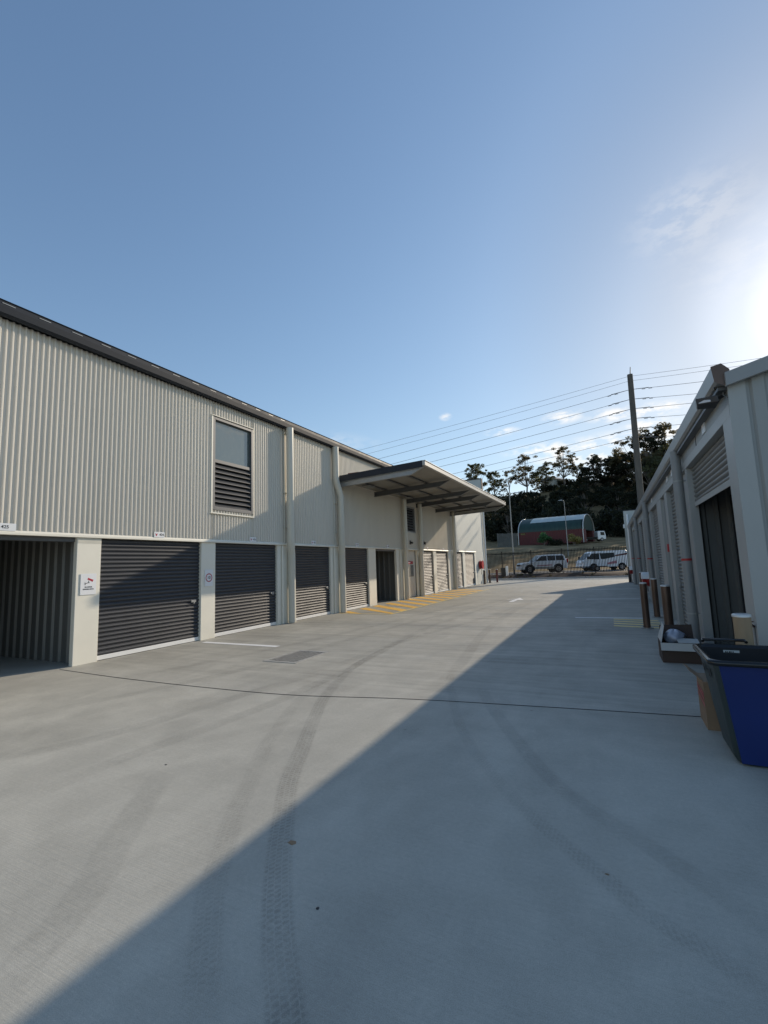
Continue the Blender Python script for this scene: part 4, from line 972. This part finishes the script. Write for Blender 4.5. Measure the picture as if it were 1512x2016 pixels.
for s in (-1, 1): build('headlight', MB().box(2.2, 2.35, s * .55, s * .88, .72, .90), 'lamp', S, world=False, bevel=.02); build('tail_light', MB().box(-2.31, -2.2, s * .74, s * .9, .95, 1.35), 'tail', S, world=False); build('mirror', MB().box(.72, .85, s * .9, s * 1.08, 1.2, 1.36), 'dark', S, world=False, bevel=.02); build('roof_rail', MB().tube([(.1, s * .62, 1.84), (0, s * .62, 1.89), (-1.7, s * .62, 1.91), (-1.8, s * .62, 1.85)], .022, 8), 'dark', S, world=False)
sidep(S, 'sill_moulding', [(1.0, .46), (1.0, .62), (-1.0, .62), (-1.0, .46)], .925, 'alu')
sidep(S, 'red_lettering_band', [(.75, .70), (.75, .79), (-.7, .83), (-.7, .74)], .922, 'fadered')
for x in (1.5, -1.32):
    arch(S, x, .41, .924)
    for s in (-1, 1): wheel(S, x, s * .84, .40, s)
q = MB(); q.tube([(-2.32, .1, 1.02), (-2.35, .1, 1.02), (-2.53, .1, 1.02), (-2.56, .1, 1.02)], [.32, .36, .36, .30], 28); build('spare_wheel', q, 'carw', S, world=False)

v0 = ad(1141, 1125, 47.5); vc = v0[:2] + SD * 2.45
V = thing('van', 'white high sided van parked nose left behind the fence', 'van', (vc[0], vc[1], .36), ang)
q = MB(); shell(q, [(-2.35, .38, 0), (2.3, .36, 0), (2.42, .55, .01), (2.40, .85, .02), (2.22, 1.12, .03), (-2.36, 1.18, .02)], .93); build('body', q, 'carw', V, world=False, bevel=.03)
q = MB(); shell(q, [(-2.36, 1.12, .02), (2.25, 1.08, .03), (1.45, 1.86, .10), (1.2, 1.98, .14), (-2.15, 2.03, .12), (-2.33, 1.9, .09)], .93); build('cabin', q, 'carw', V, world=False, bevel=.03)
sidep(V, 'side_window', [(1.98, 1.22), (1.42, 1.76), (.72, 1.78), (.72, 1.16)], .935, 'glass', .08)
sidep(V, 'side_window', [(.55, 1.20), (.62, 1.78), (-.85, 1.80), (-.85, 1.36), (.2, 1.18)], .935, 'glass', .08)
sidep(V, 'graphic_stripe', [(-.95, 1.42), (-.95, 1.56), (-2.2, 1.74), (-2.2, 1.58)], .936, 'contr', .08)
sidep(V, 'graphic_panel', [(-.1, .62), (-.1, .80), (-1.0, 1.0), (-1.0, .72)], .937, 'fadered')
q = MB(); q.add([(2.22, -.78, 1.14), (2.22, .78, 1.14), (1.52, .7, 1.82), (1.52, -.7, 1.82)], [(0, 1, 2, 3)]); build('windscreen', q, 'glass', V, world=False)
q = MB(); q.box(2.2, 2.48, -.9, .9, .34, .62); build('front_bumper', q, 'carw', V, world=False, bevel=.05)
for s in (-1, 1): build('headlight', MB().box(2.25, 2.42, s * .6, s * .9, .8, 1.02), 'lamp', V, world=False, bevel=.02); build('mirror', MB().box(1.85, 1.98, s * .96, s * 1.15, 1.25, 1.5), 'dark', V, world=False, bevel=.02)
for x in (1.35, -1.55):
    arch(V, x, .34, .934)
    for s in (-1, 1): wheel(V, x, s * .85, .34, s)
# low trailer drawbar between them
tpz = v0[:2] - np.array([.2, 1.0])
T = thing('trailer', 'low dark boat trailer frame in front of the van behind the fence', 'trailer', (tpz[0] + .6, tpz[1] + .2, .36), math.atan2(SD[1], SD[0]))
q = MB(); q.tube([(-1.6, 0, .38), (-.4, 0, .42), (0, .55, .45), (2.2, .55, .45)], .045, 8); q.tube([(-.4, 0, .42), (0, -.55, .45), (2.2, -.55, .45)], .045, 8); q.tube([(1.0, -.55, .45), (1.0, .55, .45)], .04, 8); q.tube([(2.2, -.55, .45), (2.2, .55, .45)], .04, 8); build('frame', q, 'dark', T, world=False)
for s in (-1, 1): wheel(T, 1.1, s * .72, .27, s); 
q = MB(); q.tube([(-1.3, 0, .0), (-1.3, 0, .7)], .03, 8); q.tube([(-1.6, 0, .4), (-1.75, 0, .4)], .06, 8); build('jockey_stand', q, 'galv', T, world=False)

# ------------------------------------------------------------------ shed of containers with arched cover
def place_rot(b0, b1): d = b1 - b0; return math.atan2(d[1], d[0])
c0 = ad(1022, 1074, 94)[:2]; c1 = ad(1150, 1063, 87)[:2]; cz = hgt(*((c0 + c1) / 2)); cz = 4.75
SH = thing('container_shed', 'arched green shelter on red shipping containers at the foot of the wooded hill', 'shed', (c0[0], c0[1], cz), place_rot(c0, c1))
L = float(np.linalg.norm(c1 - c0))
q = MB(); xs = []
x = 0.
while x < L - .3: xs += [(x, 0), (x + .1, 0), (x + .15, .04), (x + .25, .04)]; x += .3
xs.append((L, 0))
q.grid([[(a, o, 0) for a, o in xs], [(a, o, 2.6) for a, o in xs]], smooth=False); q.box(0, L, .06, 2.44, 0, 2.6); build('container', q, 'contr', SH, world=False, fix=False)
build('container', MB().box(0, L, 9.0, 11.4, 0, 2.6), 'contr', SH, world=False)
def archsheet(x0, x1, a0, a1, R, m, name, cy=5.7, z0=2.55, sz=.57):
    q = MB(); th = np.linspace(a0, a1, 14)
    nrib = max(2, int((x1 - x0) / .5)); rows = []
    for i in range(nrib + 1):
        xx = x0 + (x1 - x0) * i / nrib; k = 1 + .010 * (i % 2)
        rows.append([(xx, cy - R * math.cos(t) * k, z0 + R * sz * math.sin(t) * k) for t in th])
    q.grid(rows); return build(name, q, m, SH, world=False, fix=False)
archsheet(.1, L - .3, .02, .66, 5.6, 'dome', 'green_cover'); archsheet(2.2, L - .1, .64, math.pi - .02, 5.66, 'domew', 'pale_cover')
archsheet(.1, 2.2, .64, math.pi, 5.6, 'dome', 'green_cover')
q = MB()
for xx in (0, L - .05): q.tube([(xx, 5.7 - 5.62 * math.cos(t), 2.55 + 5.62 * .57 * math.sin(t)) for t in np.linspace(0, math.pi, 20)], .09, 8); q.box(xx - .06, xx + .06, -.12, -.02, 0, 2.6)
build('end_frame', q, 'cap', SH, world=False)
q = MB(); q.add([(L - .15, 5.7 - 5.5 * math.cos(t), 2.55 + 5.5 * .57 * math.sin(t)) for t in np.linspace(.0, math.pi, 20)], [tuple(range(20))]); build('end_sheet', q, 'dome', SH, world=False)
q = MB(); q.add([(.2, 5.7 - 5.5 * math.cos(t), 2.55 + 5.5 * .57 * math.sin(t)) for t in np.linspace(.0, math.pi, 20)] , [tuple(range(20))]); q.box(.15, .25, 2.5, 9, 0, 2.6); build('end_sheet', q, 'dome', SH, world=False)
build('vent_panel', MB().box(.5, 1.4, -.03, -.01, 2.15, 2.45), 'leafy', SH, world=False)
hp = ad(1091, 962, 152); hz = hgt(hp[0], hp[1])
HS = thing('house', 'small pale house half hidden among the trees on the crest', 'house', (hp[0], hp[1], hz), 1.0)
build('wall', MB().box(-3, 3, -2.5, 2.5, -1, 2.6), 'smooth', HS, world=False)
q = MB(); q.prism([(-2.9, 2.6), (2.9, 2.6), (0, 3.9)], 'x', -3.4, 3.4); build('roof', q, 'roof', HS, world=False)
# flatbed truck
tc_ = ad(1174, 1063, 92); tz = hgt(tc_[0], tc_[1])
T2 = thing('flatbed_truck', 'white cab flatbed truck parked beside the red container shed', 'truck', (tc_[0], tc_[1], 5.0), math.atan2(SD[1], SD[0]))
q = MB(); q.prism([(0, .5), (2.0, .5), (2.05, 1.3), (1.75, 2.5), (.15, 2.55), (0, 2.3)], 'y', -1.0, 1.0); build('cab', q, 'carw', T2, world=False, bevel=.06)
sidep(T2, 'side_window', [(.7, 1.5), (1.75, 1.45), (1.6, 2.25), (.7, 2.3)], 1.01, 'glass')
q = MB(); q.add([(2.06, -.85, 1.4), (2.06, .85, 1.4), (1.80, .8, 2.4), (1.80, -.8, 2.4)], [(0, 1, 2, 3)]); build('windscreen', q, 'glass', T2, world=False)
T2.scale = (.8, .8, .8)
build('tray', MB().box(-4.6, -.1, -1.05, 1.05, .95, 1.1), 'dark', T2, world=False); build('chassis', MB().box(-4.4, .2, -.4, .4, .55, .94), 'dark', T2, world=False)
for x in (1.0, -3.0):
    for s in (-1, 1): wheel(T2, x, s * .9, .45, s)
# timber paling screen at its left
p0 = ad(990, 1075, 88); q = MB()
for i in range(16): q.box(p0[0] - 1.0 + i * .22, p0[0] - .8 + i * .22, p0[1] + i * .1, p0[1] + i * .1 + .04, hgt(p0[0], p0[1]) - .3, hgt(p0[0], p0[1]) + 2.6 + .1 * random.random())
one('paling_fence', q, 'oldtimber', 'grey timber paling screen left of the red container', 'fence')

# ------------------------------------------------------------------ trees
def tree_meshes(seed, h, R, leafm, dens=1., trunkfrac=.45, ls=.19, ncl=22):
    random.seed(seed); np.random.seed(seed)
    t = MB(); c = MB(); n = 7; pts = [(0, 0, -.5)]; x = y = 0
    for i in range(1, n): x += random.uniform(-.25, .25); y += random.uniform(-.25, .25); pts.append((x, y, h * .72 * i / (n - 1)))
    t.tube(pts, [h * .020 * (1 - .11 * i) for i in range(n)], 7)
    for k in range(ncl):
        u = random.random(); z = h * (trunkfrac + (1 - trunkfrac) * u ** .8) - .4; rad = R * math.sin(math.pi * min(1, .25 + .72 * u)) * random.uniform(.35, 1.0)
        a = random.uniform(0, 6.283); e = (x * .6 + rad * math.cos(a), y * .6 + rad * math.sin(a), z)
        b = pts[min(n - 1, max(2, int((z / h - .22) * n)))]
        mid = ((b[0] + e[0]) / 2, (b[1] + e[1]) / 2, (b[2] + e[2]) / 2 - .1 * rad)
        t.tube([b, mid, e], [h * .007, h * .0045, h * .002], 5, caps=False)
        cr = R * random.uniform(.13, .27)
        leafy(c, e, cr, int(110 * dens), ls, .62)
        for _ in range(3):
            leafy(c, (e[0] + random.uniform(-2, 2) * cr, e[1] + random.uniform(-2, 2) * cr, e[2] + random.uniform(-.9, .9) * cr), cr * .65, int(60 * dens), ls, .6)
    return t.mesh('trunk', 'bark'), c.mesh('crown', leafm)
def tree(proto, loc, rz, sc, label, cat='tree', group=None, name='eucalyptus_tree'):
    o = thing(name, label, cat, loc, rz, group); o.scale = (sc, sc, sc)
    for nm, me in zip(('trunk', 'crown'), proto):
        k = bpy.data.objects.new(nm, me); COL.objects.link(k); k.parent = o
    return o
P = [tree_meshes(11, 12, 3.6, 'leaf1', 1.0), tree_meshes(12, 13, 4.4, 'leaf2', 1.0, .35), tree_meshes(13, 12, 4.8, 'leaf1', 1.1, .28, ncl=28),
     tree_meshes(14, 13, 4.0, 'leaf3', 1.2, .3, ncl=26), tree_meshes(15, 12, 2.6, 'leaf2', .35, .5, ncl=9), tree_meshes(16, 12, 4.2, 'leaf3', 1.2, .25, ncl=28)]
def rt(pxx, ytop, d, pi, lb, rz, hh=12.5, grp=None):
    g_ = ad(pxx, 1000, d); x, y = g_[0], g_[1]; ztop = ad(pxx, ytop, d)[2]; z = hgt(x, y)
    tree(P[pi], (x, y, z - .3), rz, max(.5, (ztop - z) / hh), lb, group=grp)
rt(940, 902, 150, 0, 'thin round topped tree on the ridge right above the parapet of the left building', .3)
rt(976, 920, 148, 0, 'small dome topped tree, second from the left on the skyline', 2.1)
rt(1000, 918, 155, 4, 'sparse spindly pale tree in the skyline gap', 1.0)
rt(962, 958, 140, 2, 'low bushy tree just right of the parapet', 4.0)
rt(992, 960, 140, 1, 'low open tree behind the head of the near street lamp', 5.0)
rt(1040, 891, 148, 1, 'broad open tree on the crest above the arched shed', .8)
rt(1078, 905, 150, 2, 'medium crest tree between two taller ones above the shed', 2.6)
rt(1115, 872, 146, 1, 'tallest pointed tree on the crest left of the power pole', 4.4, 13)
rt(1060, 925, 156, 2, 'rounded tree behind the gap above the shed', 3.3)
rt(1150, 908, 146, 2, 'dense skyline tree right of the tallest pointed one', 1.7)
rt(1182, 890, 144, 3, 'dark wide tree left of the power pole', .2, 13)
rt(1218, 885, 140, 2, 'dark tree directly behind the power pole', 2.9)
rt(1262, 850, 132, 1, 'tall brownish tree right of the power pole', 5.3)
rt(1290, 842, 128, 3, 'dense brown green tree behind the right gutter', 1.2, 13)
rt(1322, 822, 126, 1, 'tallest open tree showing over the right roof', 3.9, 13)
rt(1352, 840, 122, 2, 'rightmost tree peeping over the right roof', 2.2)
GR = 'trees of the dark hillside wood'
random.seed(5)
for k in range(34):
    pxx = random.uniform(930, 1400); d = random.uniform(104, 124) if pxx < 1130 else random.uniform(112, 144)
    g_ = ad(pxx, 1000, d); x, y = g_[0], g_[1]
    tree(P[3 if k % 2 else 5], (x, y, hgt(x, y) - .3), random.uniform(0, 6.28), random.uniform(.7, .95) * (.75 if pxx < 1130 else 1), 'dark tree merging into the wooded hillside', group=GR)
for k in range(14):
    b = -60 + k * 6 + random.random() * 3; a = random.uniform(125, 150); x, y = a * AX[0] + b * SD[0], a * AX[1] + b * SD[1]
    if k < 7: tree(P[k % 4], (x, y, hgt(x, y) - .3), random.uniform(0, 6.28), 1., 'dark tree merging into the wooded hillside', group=GR)
# hillside wood mass
np.random.seed(3); random.seed(3); q = MB()
for k in range(640):
    b = random.uniform(-45, 110); a = random.uniform(101, 152); x, y = a * AX[0] + b * SD[0], a * AX[1] + b * SD[1]
    z = hgt(x, y)
    for j in range(2):
        leafy(q, (x + random.uniform(-1, 1), y, z + random.uniform(.3, 6.0) * (1 - .75 * sstep((a - 120) / 25))), random.uniform(1.4, 2.4) * (1 - .3 * sstep((a - 120) / 25)), 120, .42, .8)
hw = build('hillside_wood', q, 'leaf3', fix=False); tag(hw, 'dark dense wood covering the slope behind the shed', 'woodland', kind='stuff')
# bushes by the shed
def bush(pxx, pyb, d, w, h, m, lb, n=1500):
    g_ = ad(pxx, pyb, d); x, y = g_[0], g_[1]; z = hgt(x, y)
    t = thing('shrub', lb, 'shrub', (x, y, z))
    q = MB()
    for k in range(9): leafy(q, (random.uniform(-.5, .5) * w, random.uniform(-.5, .5) * w, h * random.uniform(.35, .85)), w * .33, n // 9, .14, .8)
    build('foliage', q, m, t, world=False, fix=False)
    q = MB()
    for k in range(5): q.tube([(random.uniform(-.1, .1), 0, -.2), (random.uniform(-.4, .4) * w, random.uniform(-.3, .3) * w, h * .7)], [.06, .02], 6)
    build('stems', q, 'bark', t, world=False)
bush(1072, 1071, 86, 1.9, 2.6, 'leafg', 'bright green shrub in front of the red container')
bush(1131, 1068, 84, 1.7, 2.1, 'leafy', 'yellow green shrub at the right end of the red container')
bush(1090, 1072, 86, 2.4, .9, 'leaf3', 'low dark shrub between the green and yellow ones')
bush(1063, 1096, 60, 1.2, .8, 'leafy', 'small pale shrub on the dry slope behind the fence', 600)

# ------------------------------------------------------------------ power pole and wires
pb = ad(1262, 985, 55); pt = ad(1240, 737, 55); zb = hgt(pb[0], pb[1])
dirp = (pt - pb) / (pt[2] - pb[2]); base = pb + dirp * (zb - .5 - pb[2])
PP = thing('power_pole', 'tall brown timber power pole rising behind the right building', 'power pole', (float(base[0]), float(base[1]), zb))
q = MB(); q.tube([tuple(base), tuple((base + pt) / 2), tuple(pt)], [.42, .35, .30], 16); build('pole', q, 'pole', PP)
q = MB(); q.tube([tuple(pt - [0, 0, .3]), tuple(pt + [.12, 0, .9])], [.06, .04], 8); build('top_spike', q, 'dark', PP)
wy = [741, 750, 767, 786, 805, 824, 844, 861]
lends = [(700, 882), (713, 890), (738, 899), (761, 910), (842, 905), (853, 916), (880, 930), (899, 939)]
rends = [(1512, 700), (1393, 727), (1382, 749), (1371, 773), (1358, 792), (1347, 815), (1301, 838), (1301, 858)]
lab = ['topmost', 'second from the top', 'third from the top', 'fourth from the top', 'fifth from the top', 'sixth from the top', 'seventh from the top', 'lowest']
for i, y in enumerate(wy):
    x0 = 1238 + i * 1.5; d0 = 55
    def dl(x): return 55 * (1 + (x0 - x) * .00030)
    sL = (lends[i][1] - y) / (x0 - lends[i][0]); sR = (y - rends[i][1]) / (rends[i][0] - x0)
    A = ad(x0 - 950, y + sL * 950, dl(x0 - 950)); B = ad(x0, y, 55); Cc = ad(x0 + 700, y - sR * 700, 55 / (1 + 700 * .0010))
    pts = []
    for t in np.linspace(0, 1, 24): p = A + (B - A) * t; pts.append((p[0], p[1], p[2] - 4 * t * (1 - t) * .9 * (0 if i > 8 else 1) * .5))
    for t in np.linspace(0, 1, 14)[1:]: p = B + (Cc - B) * t; pts.append((p[0], p[1], p[2] - 4 * t * (1 - t) * .15))
    q = MB(); q.tube(pts, .016 if i < 2 else .022, 5)
    w = thing('power_line', f'{lab[i]} of the overhead wires crossing the power pole', 'power line', tuple(map(float, B)), group='overhead power lines')
    build('cable', q, 'wire', w)
    if i > 1:
        q = MB()
        for s, E in ((-1, A), (1, Cc)):
            d = (E - B) / np.linalg.norm(E - B)
            q.tube([tuple(B), tuple(B + d * 2.2)], .03, 6)
            for k in range(2): c = B + d * (1.6 + .8 * k) - np.array([0, 0, .12]); q.tube([tuple(c - d * .2), tuple(c + d * .2)], .035, 6)
        build('insulator', q, 'wire', w)
# clouds are in the sky; cycles settings
SC.render.engine = 'CYCLES'
